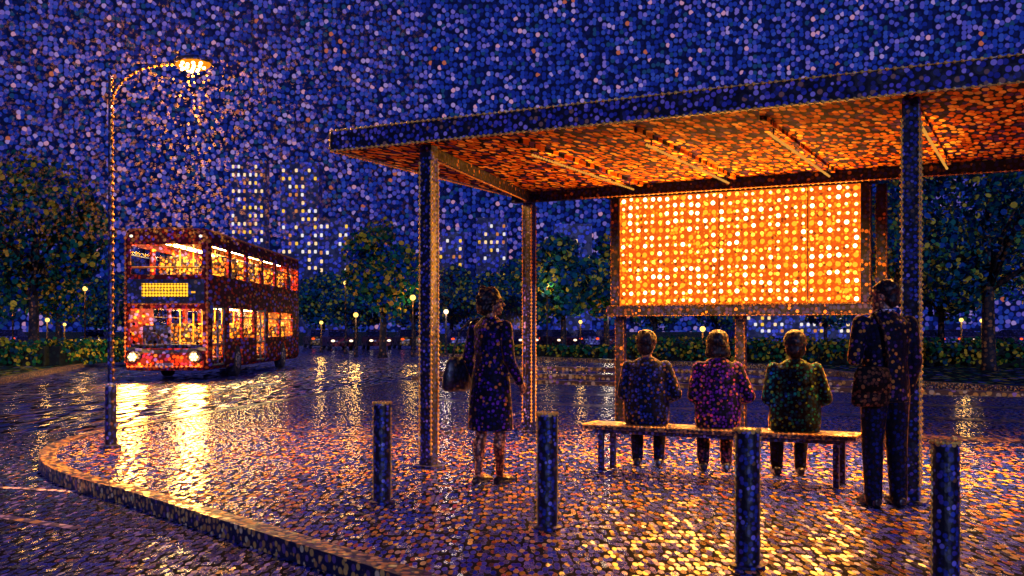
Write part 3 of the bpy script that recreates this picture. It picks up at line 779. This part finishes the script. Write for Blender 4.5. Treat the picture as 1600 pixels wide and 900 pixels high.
sitter(.69, .27, 'seated person with rounded hair in dark green jacket at the right bench end', M_jack3, 'round', phi+R(20), wd=1.05, hturn=4, armsp=.03)

# ------------------------------------------------------------------ double decker bus
BUS = empty('double_decker_bus', (-9.80, 29.0, ZR), R(.5), 'red double decker bus with lit windows and headlights on the wet road', 'bus')
P_BUS = [(5, '#e03c1c'), (4, '#f06024'), (3, '#a83058'), (2, '#f8a040'), (4, '#9068c8')]
M_bus = dot_mat('red_bus_paint', P_BUS, (.11, .33, .11), '#5c1e20', rough=.6, tilt=.06, spec=.02)
M_busdark = dot_mat('dark_bus_trim', P_METAL, .11, '#070a1e', rough=.45, tilt=.06)
M_in = dot_mat('warm_lining', [(5, '#d8a050'), (4, '#e8b868'), (3, '#a86030'), (2, '#f0d8a0')], .11, '#7a4824', rough=.7, tilt=.1)
M_seat = dot_mat('orange_bus_seat', [(4, '#e0942c'), (3, '#c06c28'), (3, '#f4bc50'), (2, '#504a90')], .10, '#2a1420', rough=.8, tilt=.2)
M_bglass = glass_mat('bus_glass', [(7, '#ffffff'), (3, '#ffe0a0'), (2, '#f0b860'), (1, '#706090')], .10, .92, .06, .015)
M_tyre = dot_mat('tyre_rubber', [(4, '#14142a'), (2, '#242440')], .08, '#05050c', rough=.7)
M_rim = dot_mat('wheel_rim', [(4, '#8a8498'), (2, '#c8a060')], .08, '#2a2434', rough=.35, metal=.3)
W2, L, ZB, ZT = 1.2, 13.0, .30, 4.36
def cutter(c, d, bv=0):
    m = MB(); m.box(c, d, bevel=bv, seg=3); return m.build('cut', M_bus, BUS)
m = MB(); m.box((0, L/2, (ZB+ZT)/2), (2*W2, L, ZT-ZB), bevel=.2, seg=5)
body = m.build('body', M_bus, BUS)
upw = [(.35+k*2.1, .35+k*2.1+1.8) for k in range(6)]
low = [(2.25, 3.75), (3.95, 5.35), (7.4, 9.2), (9.45, 11.6)]
cuts = [((0, L/2, 1.45), (2*W2-.16, L-.16, 1.62)), ((0, L/2, 3.36), (2*W2-.16, L-.16, 1.5)),
        ((0, .0, 3.46), (2.02, .5, .86)), ((0, .0, 1.5), (2.06, .5, 1.12)), ((0, L, 3.46), (1.7, .5, .7))]
for s in (-1, 1):
    for a, b in upw: cuts.append(((s*W2, (a+b)/2, 3.46), (.5, b-a, .84)))
    for a, b in low: cuts.append(((s*W2, (a+b)/2, 1.66), (.5, b-a, .90)))
cuts.append(((W2, 1.05, 1.28), (.5, 1.3, 1.72)))       # front door
cuts.append(((W2, 6.35, 1.28), (.5, 1.3, 1.72)))       # middle door
cuts.append(((-W2, 6.35, 1.66), (.5, 1.4, .9)))
for i, (c, d) in enumerate(cuts):
    k = cutter(c, d, .06 if i > 1 else 0)
    bo = body.modifiers.new('b', 'BOOLEAN'); bo.operation = 'DIFFERENCE'; bo.solver = 'EXACT'; bo.object = k
for y in (3.35, 10.05):
    for s in (-1, 1):
        m = MB(); m.cyl((s*(W2-.28), y, .5), (s*(W2+.2), y, .5), .56, seg=28); k = m.build('cut', M_bus, BUS)
        bo = body.modifiers.new('b', 'BOOLEAN'); bo.operation = 'DIFFERENCE'; bo.solver = 'EXACT'; bo.object = k
bake(body)
for o in [o for o in COL.objects if o.name.split('.')[0] == 'cut']: bpy.data.objects.remove(o)
def pane(c, d, name='window', mat=None):
    m = MB(); m.box(c, d); return m.build(name, mat or M_bglass, BUS)
pane((0, .03, 3.46), (2.03, .02, .87), 'upper_windscreen')
pane((0, .03, 1.5), (2.07, .02, 1.13), 'windscreen')
pane((0, L-.03, 3.46), (1.72, .02, .72))
for s in (-1, 1):
    for a, b in upw:
        p = pane((s*(W2-.03), (a+b)/2, 3.46), (.02, b-a+.02, .85))
        m = MB(); m.box((s*(W2-.012), (a+b)/2, 3.63), (.02, b-a+.02, .035)); m.build('vent_bar', M_busdark, p)
    for a, b in low:
        p = pane((s*(W2-.03), (a+b)/2, 1.66), (.02, b-a+.02, .91))
        m = MB(); m.box((s*(W2-.012), (a+b)/2, 1.86), (.02, b-a+.02, .035)); m.build('vent_bar', M_busdark, p)
pane((-(W2-.03), 6.35, 1.66), (.02, 1.42, .91))
for y in (1.05, 6.35):
    for dy in (-.33, .33):
        m = MB()
        for q in (-.3, .3): m.box((W2-.03, y+dy+q, 1.28), (.04, .05, 1.72))
        for z in (.45, 2.11, 1.05): m.box((W2-.03, y+dy, z), (.04, .55, .06 if z != 1.05 else .04))
        dr = m.build('door', M_busdark, BUS)
        m = MB(); m.box((W2-.03, y+dy, 1.28), (.015, .56, 1.62)); m.build('door_glass', M_bglass, dr)
# sign band and destination sign
m = MB(); m.box((0, -.016, 2.56), (2.18, .03, .68), bevel=.012); band = m.build('sign_band', M_busdark, BUS)
N = NT('destination_sign_led')
tcn = N.n('ShaderNodeTexCoord'); sx = N.n('ShaderNodeSeparateXYZ'); N.l(tcn.outputs['Object'], sx.inputs[0])
gx = math_('DIVIDE', math_('ADD', sx.outputs[0], .65), .087); gz = math_('DIVIDE', math_('SUBTRACT', sx.outputs[2], 2.4), .087)
fx = math_('SUBTRACT', math_('FRACT', gx), .5); fz = math_('SUBTRACT', math_('FRACT', gz), .5)
led = math_('LESS_THAN', math_('SQRT', math_('ADD', math_('MULTIPLY', fx, fx), math_('MULTIPLY', fz, fz))), .44)
mm = N.n('ShaderNodeMix', data_type='RGBA'); mm.inputs[6].default_value = (.30, .10, .01, 1); mm.inputs[7].default_value = (1.6, .85, .04, 1); N.l(led, mm.inputs[0])
em = N.n('ShaderNodeEmission'); N.l(mm.outputs[2], em.inputs[0]); N.l(em.outputs[0], N.out.inputs[0])
m = MB(); m.box((-.02, -.036, 2.59), (1.30, .012, .38)); sg = m.build('destination_sign', N.m, BUS)
# worn, unreadable row of letters across the middle of the sign
m = MB(); xx = -.56
for k in range(11):
    wl = rnd.uniform(.035, .06)
    for q in range(rnd.choice((1, 2))): m.box((xx+q*wl*.7, -.0435, 2.59+rnd.uniform(-.012, .012)), (.016, .003, rnd.uniform(.06, .10)))
    if rnd.random() < .5: m.box((xx+wl*.35, -.0460, 2.59+rnd.choice((-.04, 0, .04))), (wl, .0015, .014))
    xx += .10
m.build('sign_lettering', M_busdark, sg)
m = MB(); m.box((.78, -.036, 2.53), (.12, .01, .05)); m.build('route_lamp', emit_mat('route_glow', '#ffb030', 1.2), BUS)
# warm beads added along the edges to imitate rim highlights
M_bhilite = dot_mat('bus_highlight_beads', [(5, '#e8803c'), (3, '#f0b050'), (3, '#c85038')], .15, '#c06028', rough=.4, tilt=0)
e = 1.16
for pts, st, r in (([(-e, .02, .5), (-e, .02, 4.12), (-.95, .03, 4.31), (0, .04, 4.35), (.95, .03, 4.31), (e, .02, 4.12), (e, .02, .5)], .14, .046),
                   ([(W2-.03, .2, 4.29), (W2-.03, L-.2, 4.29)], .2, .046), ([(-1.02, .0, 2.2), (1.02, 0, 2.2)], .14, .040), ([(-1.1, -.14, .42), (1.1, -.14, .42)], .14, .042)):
    bead_row(pts, st, r, M_bhilite, BUS)
m = MB()   # lower bumper scoop under the windscreen
m.loft([((0, -.02, .78+.0), (1.08, 0, 0), (0, .06, 0)), ((0, -.05, .62), (1.12, 0, 0), (0, .1, 0)), ((0, -.05, .44), (1.12, 0, 0), (0, .1, 0)), ((0, -.02, .32), (1.08, 0, 0), (0, .06, 0))], 24)
m.build('bumper', M_bus, BUS, smooth=True)
m = MB()
for k in range(9):
    x = -1.0+k*.25; m.box((x, -.012, .93-.09*(1-(x/1.05)**2)), (.252, .03, .1))
m.build('windscreen_sill', M_busdark, BUS)
M_hl = emit_mat('headlight_glow', '#ffc868', 9)
for s in (-1, 1):
    m = MB(); m.ell((s*.86, -.13, .70), (.20, .12, .17)); h = m.build('headlight', M_rim, BUS, smooth=True)
    m = MB(); m.ell((s*.86, -.27, .70), (.042, .035, .042))
    for k in range(6):
        a = k*math.pi/3; m.ell((s*.86+.085*math.cos(a), -.258, .70+.085*math.sin(a)), (.036, .03, .036))
    m.build('bulb', M_hl, h, smooth=True)
    light('bus_headlight_beam', 'SPOT', (BUS.location.x+s*.86, BUS.location.y-.36, .60), 800, '#ffa840', (R(84), 0, R(180)), spot_size=R(80), spot_blend=.9, shadow_soft_size=.4)
    light('bus_headlight_glow', 'POINT', (BUS.location.x+s*.86, BUS.location.y-.42, .60), 55, '#ffb458', shadow_soft_size=.08)
    m = MB(); m.box((s*1.32, -.1, 2.05), (.10, .10, .36), bevel=.03); m.tube([(s*1.12, .05, 2.3), (s*1.28, -.08, 2.3), (s*1.32, -.1, 2.2)], .018, 8)
    m.build('mirror', M_busdark, BUS)
    m = MB(); m.box((s*.98, L+.01, .95), (.14, .03, .3)); m.build('tail_light', emit_mat('tail_glow', '#ff2810', 2), BUS)
    m = MB(); m.ell((s*.98, .0, 4.12), (.05, .03, .04)); m.build('marker_lamp', emit_mat('marker_glow', '#ffe8c8', 1.6), BUS)
m = MB(); m.box((0, -.155, .47), (.50, .012, .12)); m.build('number_plate', dot_mat('plate', [(3, '#b8b0c8'), (2, '#8a88b0'), (1, '#4a4870')], .06, '#3a3860', rough=.4, tilt=0), BUS)
for y in (3.35, 10.05):
    for s in (-1, 1):
        m = MB(); m.tube([(s*(W2-.3), y, .5), (s*(W2-.29), y, .5), (s*(W2-.05), y, .5), (s*(W2-.03), y, .5)], [.44, .49, .49, .44], 28); wh = m.build('wheel', M_tyre, BUS)
        m = MB(); m.tube([(s*(W2-.04), y, .5), (s*(W2-.02), y, .5), (s*(W2-.0), y, .5)], [.28, .28, .2], 20)
        for k in range(8): m.ico((s*(W2+.0), y+.17*math.cos(k*.785), .5+.17*math.sin(k*.785)), .03)
        m.build('rim', M_rim, wh)
# interior
m = MB(); m.box((0, L/2, .57), (2.2, L-.24, .06)); m.box((0, L/2, 2.635), (2.22, L-.2, .02)); m.build('deck_floor', M_seat, BUS)
m = MB(); m.box((0, L/2, 2.235), (2.2, L-.24, .02)); m.box((0, L/2, 4.09), (2.16, L-.3, .02))
m.box((0, L-.12, 1.5), (2.18, .02, 1.3)); m.box((0, L-.15, 2.85), (2.18, .02, .4))
m.build('ceiling_lining', M_in, BUS)
M_blight = emit_mat('bus_lamp_glow', '#ffdc90', 62)
for z in (2.205, 4.06):
    for x in (-.55, .55):
        m = MB(); m.box((x, L/2, z), (.22, L-.9, .03)); m.build('ceiling_light', M_blight, BUS)
for deck in (.6, 2.645):
    for k in range(8):
        y = 2.3+k*1.2
        for s in (-1, 1):
            if deck < 1 and s > 0 and abs(y-6.35) < .9: continue
            if deck < 1 and k == 0: continue
            m = MB(); m.box((s*.62, y, deck+.42), (.84, .42, .1), bevel=.03); m.box((s*.62, y+.2, deck+.76), (.84, .09, .62), bevel=.03); m.box((s*.62, y, deck+.18), (.5, .3, .36))
            m.build('seat', M_seat, BUS)
m = MB()
for y in (1.9, 4.2, 6.5, 8.8):
    for s in (-1, 1):
        m.cyl((s*.2, y, .6), (s*.2, y, 2.2), .022, seg=8); m.cyl((s*.2, y, 2.66), (s*.2, y, 4.05), .022, seg=8)
for z in (3.05,): m.cyl((-1.05, .22, z+.2), (1.05, .22, z+.2), .025, seg=8)
m.build('handrail', emit_free := dot_mat('yellow_rail', [(1, '#e8b030')], .1, '#e8b030', tilt=0), BUS)
m = MB(); m.box((-.65, 1.2, 1.1), (.8, .12, 1.0)); m.tube([(-.62-.2*math.cos(a*.5236), .62+.07*math.sin(a*.5236), 1.18+.2*math.sin(a*.5236)) for a in range(13)], .02, 8); m.box((0, .32, .90), (2.1, .4, .3))
m.build('driver_cab', M_busdark, BUS)

# ------------------------------------------------------------------ trees and hedges
P_LEAF = [(6, '#14544a'), (5, '#1c6c56'), (4, '#1a5ca0'), (4, '#2448b0'), (3, '#2c8a64'), (3, '#587a34'), (4, '#d8b830'), (3, '#ffc040')]
P_LEAF2 = [(6, '#124854'), (5, '#1a6470'), (4, '#205290'), (4, '#2c8070'), (3, '#2c5ca4'), (2.5, '#6ca048'), (4, '#f0d848')]
P_HEDGE = [(5, '#1c5834'), (4, '#287848'), (3, '#1c4c60'), (4, '#b8b030'), (3, '#f0c038'), (2, '#508030')]
M_leaf = leaf_mat('tree_leaves', P_LEAF); M_leaf2 = leaf_mat('park_leaves', P_LEAF2); M_hedge = leaf_mat('hedge_leaves', P_HEDGE)
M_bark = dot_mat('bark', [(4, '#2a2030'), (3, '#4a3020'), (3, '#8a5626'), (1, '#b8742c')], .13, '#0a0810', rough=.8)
def disc(bm, c, r, n, nseg=7):
    _, a, b = MB.frame(None, n)
    bm.faces.new([bm.verts.new(c + a*r*math.cos(2*math.pi*k/nseg) + b*r*math.sin(2*math.pi*k/nseg)) for k in range(nseg)])
def rdir(q):
    while 1:
        v = Vector((q.uniform(-1, 1), q.uniform(-1, 1), q.uniform(-1, 1)))
        if .05 < v.length < 1: return v.normalized()
def make_tree(name, seed, h, cw, trunk_h, lf, n, lr, cy=.62):
    """trunk with limbs; crown of leaf discs in clumps around limb ends"""
    q = random.Random(seed)
    o = bpy.data.objects.new(name, None); COL.objects.link(o)
    m = MB(); r0 = h*.018+.05
    m.tube([(0, 0, -.03), (0, 0, .25), (.03, 0, trunk_h*.6), (0, .02, trunk_h), (.05, 0, h*.72)], [r0*1.5, r0*1.1, r0*.95, r0*.8, r0*.3], 9)
    clumps = []
    nl = 8
    for i in range(nl):
        a = 2*math.pi*i/nl + q.uniform(-.3, .3); z0 = trunk_h*q.uniform(.82, 1.25)
        e = Vector((math.cos(a)*cw*q.uniform(.5, .8), math.sin(a)*cw*q.uniform(.5, .8), h*q.uniform(.45, .72)))
        s = Vector((0, 0, z0)); mid = s.lerp(e, .5) + Vector((0, 0, h*.03))
        m.tube([s, mid, e], [r0*.5, r0*.34, r0*.12], 7)
        clumps.append((e, cw*q.uniform(.36, .5)))
    for i in range(12):
        d = rdir(q); c = Vector((d.x*cw*.62, d.y*cw*.62, h*cy + d.z*h*(1-cy)*.72)); clumps.append((c, cw*q.uniform(.3, .46)))
    clumps.append((Vector((0, 0, h-cw*.3)), cw*.36))
    m.build('trunk', M_bark, o, smooth=True)
    m = MB()
    for i in range(n):
        c, r = q.choice(clumps); d = rdir(q)
        p = c + Vector((d.x*r, d.y*r, d.z*r*.8))*(q.uniform(.25, 1)**.5)*q.choice((1, 1, 1, 1.18))
        disc(m.bm, p, lr*q.uniform(.6, 1.25), (d + rdir(q)*.9))
    m.build('crown', lf, o)
    return o
def put(o, x, y, s, rz, label, group=None, z=0):
    o.location = (x, y, z); o.scale = (s, s, s); o.rotation_euler = (0, 0, rz); tag(o, label, 'tree', group); return o
tA = make_tree('park_tree', 3, 8.2, 3.1, 3.0, M_leaf, 7000, .098, .64)
tB = make_tree('park_tree', 11, 6.8, 2.1, 2.6, M_leaf, 4400, .115, .63)
tC = make_tree('park_tree', 23, 7.0, 3.0, 2.4, M_leaf2, 4600, .15, .6)
tD = make_tree('park_tree', 31, 9.4, 4.2, 3.0, M_leaf2, 9500, .09, .6)
GR = 'park trees beyond the road'
put(tA, place(52, 40), 40, 1.0, .4, 'large leafy tree with forking amber lit trunk behind the hedge at far left', GR)
put(tB, place(598, 50), 50, 1.0, 0, 'rounded dark tree with one straight amber lit trunk left of the front shelter column', GR)
put(tC, place(880, 62), 62, 1.02, 1, 'bushy tree seen between the rear shelter column and the glowing screen', GR)
put(tD, place(1545, 34), 34, .98, 2, 'big spreading tree with branching trunk at the far right beyond the column', GR)
spec = [(tB, 92, 58, .85, 'slim dark trunked tree beside the large left tree, behind the hedge'),
        (tC, 506, 96, 1.0, 'low tree right behind the rear end of the bus'),
        (tC, 556, 80, .86, 'small tree at the left foot of the straight trunked tree'),
        (tC, 646, 74, .92, 'tree close behind the front shelter column on its left'),
        (tC, 706, 84, .98, 'tree between the front shelter column and the standing woman'),
        (tC, 760, 76, .84, 'tree directly behind the head of the standing woman'),
        (tC, 815, 88, 1.12, 'tree behind the rear left shelter column'),
        (tB, 948, 66, 1.1, 'tree touching the left edge of the glowing screen'),
        (tC, 1022, 80, .9, 'tree hidden mostly by the left half of the screen'),
        (tC, 1120, 92, .9, 'tree hidden mostly by the middle of the screen'),
        (tA, 1385, 50, .98, 'dense tree in the gap between the screen and the right column'),
        (tC, 1290, 84, .9, 'tree hidden mostly by the right half of the screen'),
        (tC, 1470, 60, 1.1, 'tree just right of the right shelter column'),
        (tD, 1650, 46, .95, 'tall tree cut off by the right edge of the view'),
        (tC, -30, 54, 1.05, 'tree cut off by the left edge of the view'),
        (tC, 150, 80, .8, 'low distant tree between the left tree and the street lamp pole'),
        (tC, 196, 92, .95, 'distant tree behind the left side of the bus')]
for src, px, d, s, lb in spec:
    c = copy_tree(src); put(c, place(px, d), d, s, px*.7, lb, GR, 0 if d < 71 else -.15)
def hedge(pts, wd, h, n, r, label, zb=0.0):
    m = MB(); q = random.Random(len(label))
    o = bpy.data.objects.new('hedge', None); COL.objects.link(o)
    P = [Vector(p) for p in pts]; Ls = [(P[i+1]-P[i]).length for i in range(len(P)-1)]
    o.location = (*P[0], zb)
    for i in range(n):
        k = q.choices(range(len(Ls)), Ls)[0]; t = q.random(); d = (P[k+1]-P[k]).normalized(); nn = Vector((-d.y, d.x))
        a = q.uniform(0, math.pi); rr_ = q.uniform(.8, 1.06)
        c = P[k].lerp(P[k+1], t) - P[0] + nn*math.cos(a)*wd/2*rr_
        z = h*(math.sin(a)**.5)*rr_*q.choice((1, 1, q.uniform(.2, 1))) + .05*math.sin(t*Ls[k]*3)
        disc(m.bm, Vector((c.x, c.y, max(z, .06))), r*q.uniform(.6, 1.2), Vector((nn.x*math.cos(a), nn.y*math.cos(a), math.sin(a))) + rdir(q)*.8)
    m.build('leaves', M_hedge, o)
    m = MB()
    for k in range(len(Ls)):
        p, e = P[k]-P[0], P[k+1]-P[0]; d = e-p
        m.box((*(p+e)/2, h*.38), (Ls[k], wd*.55, h*.74), math.atan2(d.y, d.x))
    m.build('branches', dot_mat('hedge_core', [(1, '#0a1a14'), (1, '#12281c')], .15, '#050c0a', rough=.9), o)
    return tag(o, label, 'hedge')
hedge([(-26, 38), (-17.4, 38.5), (-16.2, 44)], 1.6, .95, 3600, .075, 'clipped green hedge with yellow leaves along the road at the far left')
hedge([(-4.6, 60), (.5, 54), (5, 48)], 1.2, .55, 1200, .1, 'low hedge at the park corner between the front shelter column and the woman')
hedge([(5.5, 47.5), (13.2, 39.8), (23, 33.5), (42, 23)], 1.5, 1.0, 9000, .08, 'long clipped hedge behind the bench running to the right edge')

# ------------------------------------------------------------------ park lamps
M_globe = emit_mat('park_globe_glow', '#ffcc60', 2.6)
M_globe2 = emit_mat('park_globe_white', '#ffe8b8', 2.4)
def park_lamp(px, y, d, r, label, warm=True):
    z = 1.35 + (515-y)*d/1600; x = place(px, d); r *= .7
    zb = 0 if d < 71 else -.15
    o = empty('park_lamp', (x, d, zb), 0, label, 'park lamp', 'globe lamps in the park')
    z -= zb
    m = MB(); m.tube([(0, 0, 0), (0, 0, .3), (0, 0, .32), (0, 0, z-r*.8)], [.10, .09, .05, .04], 10); m.build('post', M_bark, o)
    m = MB(); m.ell((0, 0, z), (r, r, r)); g = m.build('globe', M_globe if warm else M_globe2, o, smooth=True)
    m = MB(); m.ell((0, 0, z+r*.98), (r*.5, r*.5, r*.15)); m.build('cap', M_bark, g)
    light('park_lamp_light', 'POINT', (x, d-r-.15, z+zb-.1), 60, '#ffc060' if warm else '#ffe6c0', shadow_soft_size=.2)
for a in [(540, 442, 56, .17, 'tall globe lamp left of the straight trunked tree'),
          (556, 492, 50, .17, 'short globe lamp in front of the parked cars left of the straight trunk'),
          (645, 465, 50, .20, 'bright globe lamp between the straight trunk and the front column'),
          (697, 487, 54, .19, 'white globe lamp just right of the front shelter column', False),
          (502, 504, 60, .15, 'globe lamp just right of the bus'),
          (737, 505, 60, .14, 'small yellow lamp beside the left shoulder of the woman'),
          (855, 446, 60, .16, 'tall lamp right of the rear shelter column'),
          (950, 488, 55, .16, 'white lamp left of the bottom corner of the screen', False),
          (907, 503, 64, .16, 'yellow lamp low between rear column and screen'),
          (1098, 514, 52, .20, 'bright lamp above the head of the middle seated person'),
          (1502, 500, 46, .13, 'lamp right of the right column below the big tree'),
          (1534, 501, 48, .13, 'lamp beside the trunk of the big right tree'),
          (20, 478, 58, .17, 'lamp at the far left edge of the park'),
          (88, 431, 62, .15, 'tall white lamp behind the large left tree', False),
          (133, 451, 52, .17, 'orange lamp between the left tree and the street lamp pole'),
          (74, 500, 50, .15, 'low lamp at the foot of the large left tree'),
          (101, 507, 54, .12, 'tiny lamp low above the left hedge')]:
    park_lamp(*a)

# ------------------------------------------------------------------ distant buildings
WIN = [emit_mat('window_warm', '#ffd8a0', 1.15), emit_mat('window_yellow', '#ffc848', 1.05), emit_mat('window_pale', '#f4ecec', 1.0), emit_mat('window_amber', '#e89050', .8)]
def tower(px0, px1, ytop, d, label, cols, rows, y0, y1, seed, lit=.55, dep=9, cat='tower', wh=.42):
    q = random.Random(seed)
    xa, xb = place(px0, d), place(px1, d); zt = 1.35+(515-ytop)*d/1600
    o = empty('tower_block' if cat == 'tower' else 'low_building', ((xa+xb)/2, d, -.15), 0, label, cat)
    W = xb-xa
    s_ = d*7/1600
    mt = dot_mat('facade', [(5, '#4458e0'), (4, '#5a70e8'), (3, '#8c80ec'), (3, '#2a3cb0'), (2, '#3c7cd0')], (s_, s_, s_), '#0e1548', rough=.5, tilt=.1)
    m = MB(); m.box((0, dep/2, zt/2+.07), (W, dep, zt+.15)); m.build('wall', mt, o)
    m = MB(); m.box((0, dep/2, zt+.15+W*.02), (W*1.02, dep*1.02, W*.04)); m.build('roof', mt, o)
    za, zb2 = 1.35+(515-y0)*d/1600+.15, 1.35+(515-y1)*d/1600+.15
    meshes = {}
    ww, hh = W/cols*.42, (za-zb2)/rows*wh
    for i in range(cols):
        for j in range(rows):
            if q.random() > lit: continue
            k = q.choices(range(4), (4, 3, 3, 2))[0]
            if k not in meshes:
                m = MB(); m.box((0, 0, 0), (ww, .3, hh), bevel=min(ww, hh)*.25); ob = m.build('window', WIN[k], o); meshes[k] = ob
            else:
                ob = meshes[k].copy(); COL.objects.link(ob); ob.parent = o
            ob.location = (-W/2+W*(i+.5)/cols+q.uniform(-.06, .06)*W/cols, -.05, zb2+(za-zb2)*(j+.5)/rows)
tower(360, 413, 250, 420, 'tall dark blue tower block with scattered lit windows, left of the pair', 6, 13, 254, 420, 1, .6)
tower(438, 498, 256, 440, 'tall dark blue tower block with scattered lit windows, right of the pair', 6, 13, 260, 425, 2, .55)
tower(497, 546, 343, 380, 'shorter tower block just right of the tall pair', 5, 9, 347, 470, 3, .55)
tower(684, 724, 364, 380, 'tower block right of the front shelter column', 4, 8, 370, 470, 4, .5)
tower(744, 792, 342, 400, 'tower block with yellow windows rising above the woman', 5, 9, 347, 460, 5, .6)
tower(1165, 1330, 490, 120, 'low building with rows of lit windows seen below the screen', 16, 3, 492, 522, 6, .5, 14, 'building', .5)
tower(866, 925, 352, 520, 'distant tower block behind the trees right of the rear column', 6, 9, 358, 470, 8, .25)

# ------------------------------------------------------------------ cars
M_cglass = dot_mat('car_glass', [(3, '#141c44'), (2, '#3a3868')], .2, '#080a1c', rough=.1, tilt=.05)
M_tail = emit_mat('car_tail_glow', '#ff4a14', 2.2); M_head = emit_mat('car_head_glow', '#ffdcb8', 2.4); M_ind = emit_mat('car_amber_glow', '#ffa030', 4)
def car(px, d, yaw, paint, label, rear=True):
    o = empty('car', (place(px, d), d, ZR), yaw, label, 'car', 'cars on the far road')
    m = MB()
    prof = [(-2.1, .28), (-2.15, .62), (-2.05, .86), (-1.15, .95), (1.3, .98), (1.95, .92), (2.12, .75), (2.1, .28)]
    m.prism(prof, -.86, .86); m.build('body', paint, o, bevel=.06)
    m = MB()
    for f in (0,):
        a = [(-1.05, .95), (-.35, 1.42), (.85, 1.44), (1.6, .97)]
        va = [m.bm.verts.new((-.78 if z < 1 else -.62, y, z)) for y, z in a]; vb = [m.bm.verts.new((.78 if z < 1 else .62, y, z)) for y, z in a]
        m.bm.faces.new(va); m.bm.faces.new(vb[::-1])
        for i in range(4): m.bm.faces.new((va[i], vb[i], vb[(i+1) % 4], va[(i+1) % 4]))
    m.build('cabin_glass', M_cglass, o)
    m = MB(); m.box((0, .25, 1.445), (1.2, 1.15, .04), bevel=.015); m.build('roof', paint, o)
    for y in (-1.35, 1.3):
        for s in (-1, 1):
            m = MB(); m.cyl((s*.68, y, .31), (s*.88, y, .31), .31, seg=18); wq = m.build('wheel', M_tyre, o)
            m = MB(); m.cyl((s*.87, y, .31), (s*.895, y, .31), .18, seg=12); m.build('rim', M_rim, wq)
    for s in (-1, 1):
        m = MB(); m.ell((s*.64, -2.13, .68), (.14, .05, .08)); m.build('headlight', M_head, o)
        m = MB(); m.ell((s*.66, 2.1, .76), (.13, .05, .08)); m.build('tail_light', M_tail, o)
    return o
paints = [dot_mat('car_paint_a', [(3, '#7a2838'), (2, '#a84a3c')], .2, '#2a0c18', rough=.3), dot_mat('car_paint_b', [(3, '#5a5a98'), (2, '#8a80b8')], .2, '#1c1c40', rough=.3), dot_mat('car_paint_c', [(3, '#b08030'), (2, '#d8a850')], .2, '#40260c', rough=.3)]
for px, d, yw, pi, lb in [(496, 82, 200, 2, 'yellowish car nearest the rear of the bus'), (526, 74, 20, 0, 'red car with glowing tail lights behind the short globe lamp'),
                          (588, 76, 15, 0, 'red car at the foot of the straight tree trunk'), (636, 78, 195, 2, 'amber car left of the front shelter column'),
                          (716, 80, 190, 1, 'pale violet car between the front column and the woman'), (815, 80, 14, 1, 'pale violet car behind the right arm of the woman'),
                          (848, 84, 190, 0, 'red car right of the rear shelter column'), (872, 79, 16, 0, 'red car with tail lights lit, second right of the rear column'),
                          (912, 82, 188, 1, 'violet car midway between the rear column and the screen'), (950, 84, 10, 0, 'red car just left of the seated person in navy'),
                          (1462, 80, 190, 1, 'violet car above the hedge just right of the right column'), (1505, 82, 12, 0, 'red car above the hedge left of the big tree trunk'), (1580, 80, 190, 1, 'violet car above the hedge at the right edge'),
                          (20, 84, 190, 1, 'violet car above the left hedge at the left edge'), (150, 80, 12, 1, 'violet car right of the left hedge near the street lamp pole')]:
    car(px, d, R(yw), paints[pi], lb)

# ------------------------------------------------------------------ camera and view
cam = bpy.data.cameras.new('camera'); co = bpy.data.objects.new('camera', cam); COL.objects.link(co)
co.location = (0, 0, 1.35); co.rotation_euler = (R(90), 0, 0)
cam.sensor_width = 36; cam.lens = 36; cam.shift_y = 65/1600
cam.clip_end = 5000; cam.clip_start = .05
scn.camera = co
vs = scn.view_settings; vs.view_transform = 'Standard'; vs.look = 'None'; vs.exposure = 0; vs.gamma = 1
scn.render.engine = 'CYCLES'
c = scn.cycles; c.use_denoising = True; c.max_bounces = 6; c.diffuse_bounces = 3; c.glossy_bounces = 3; c.transparent_max_bounces = 12; c.transmission_bounces = 4
c.sample_clamp_indirect = 6; c.caustics_reflective = False; c.caustics_refractive = False
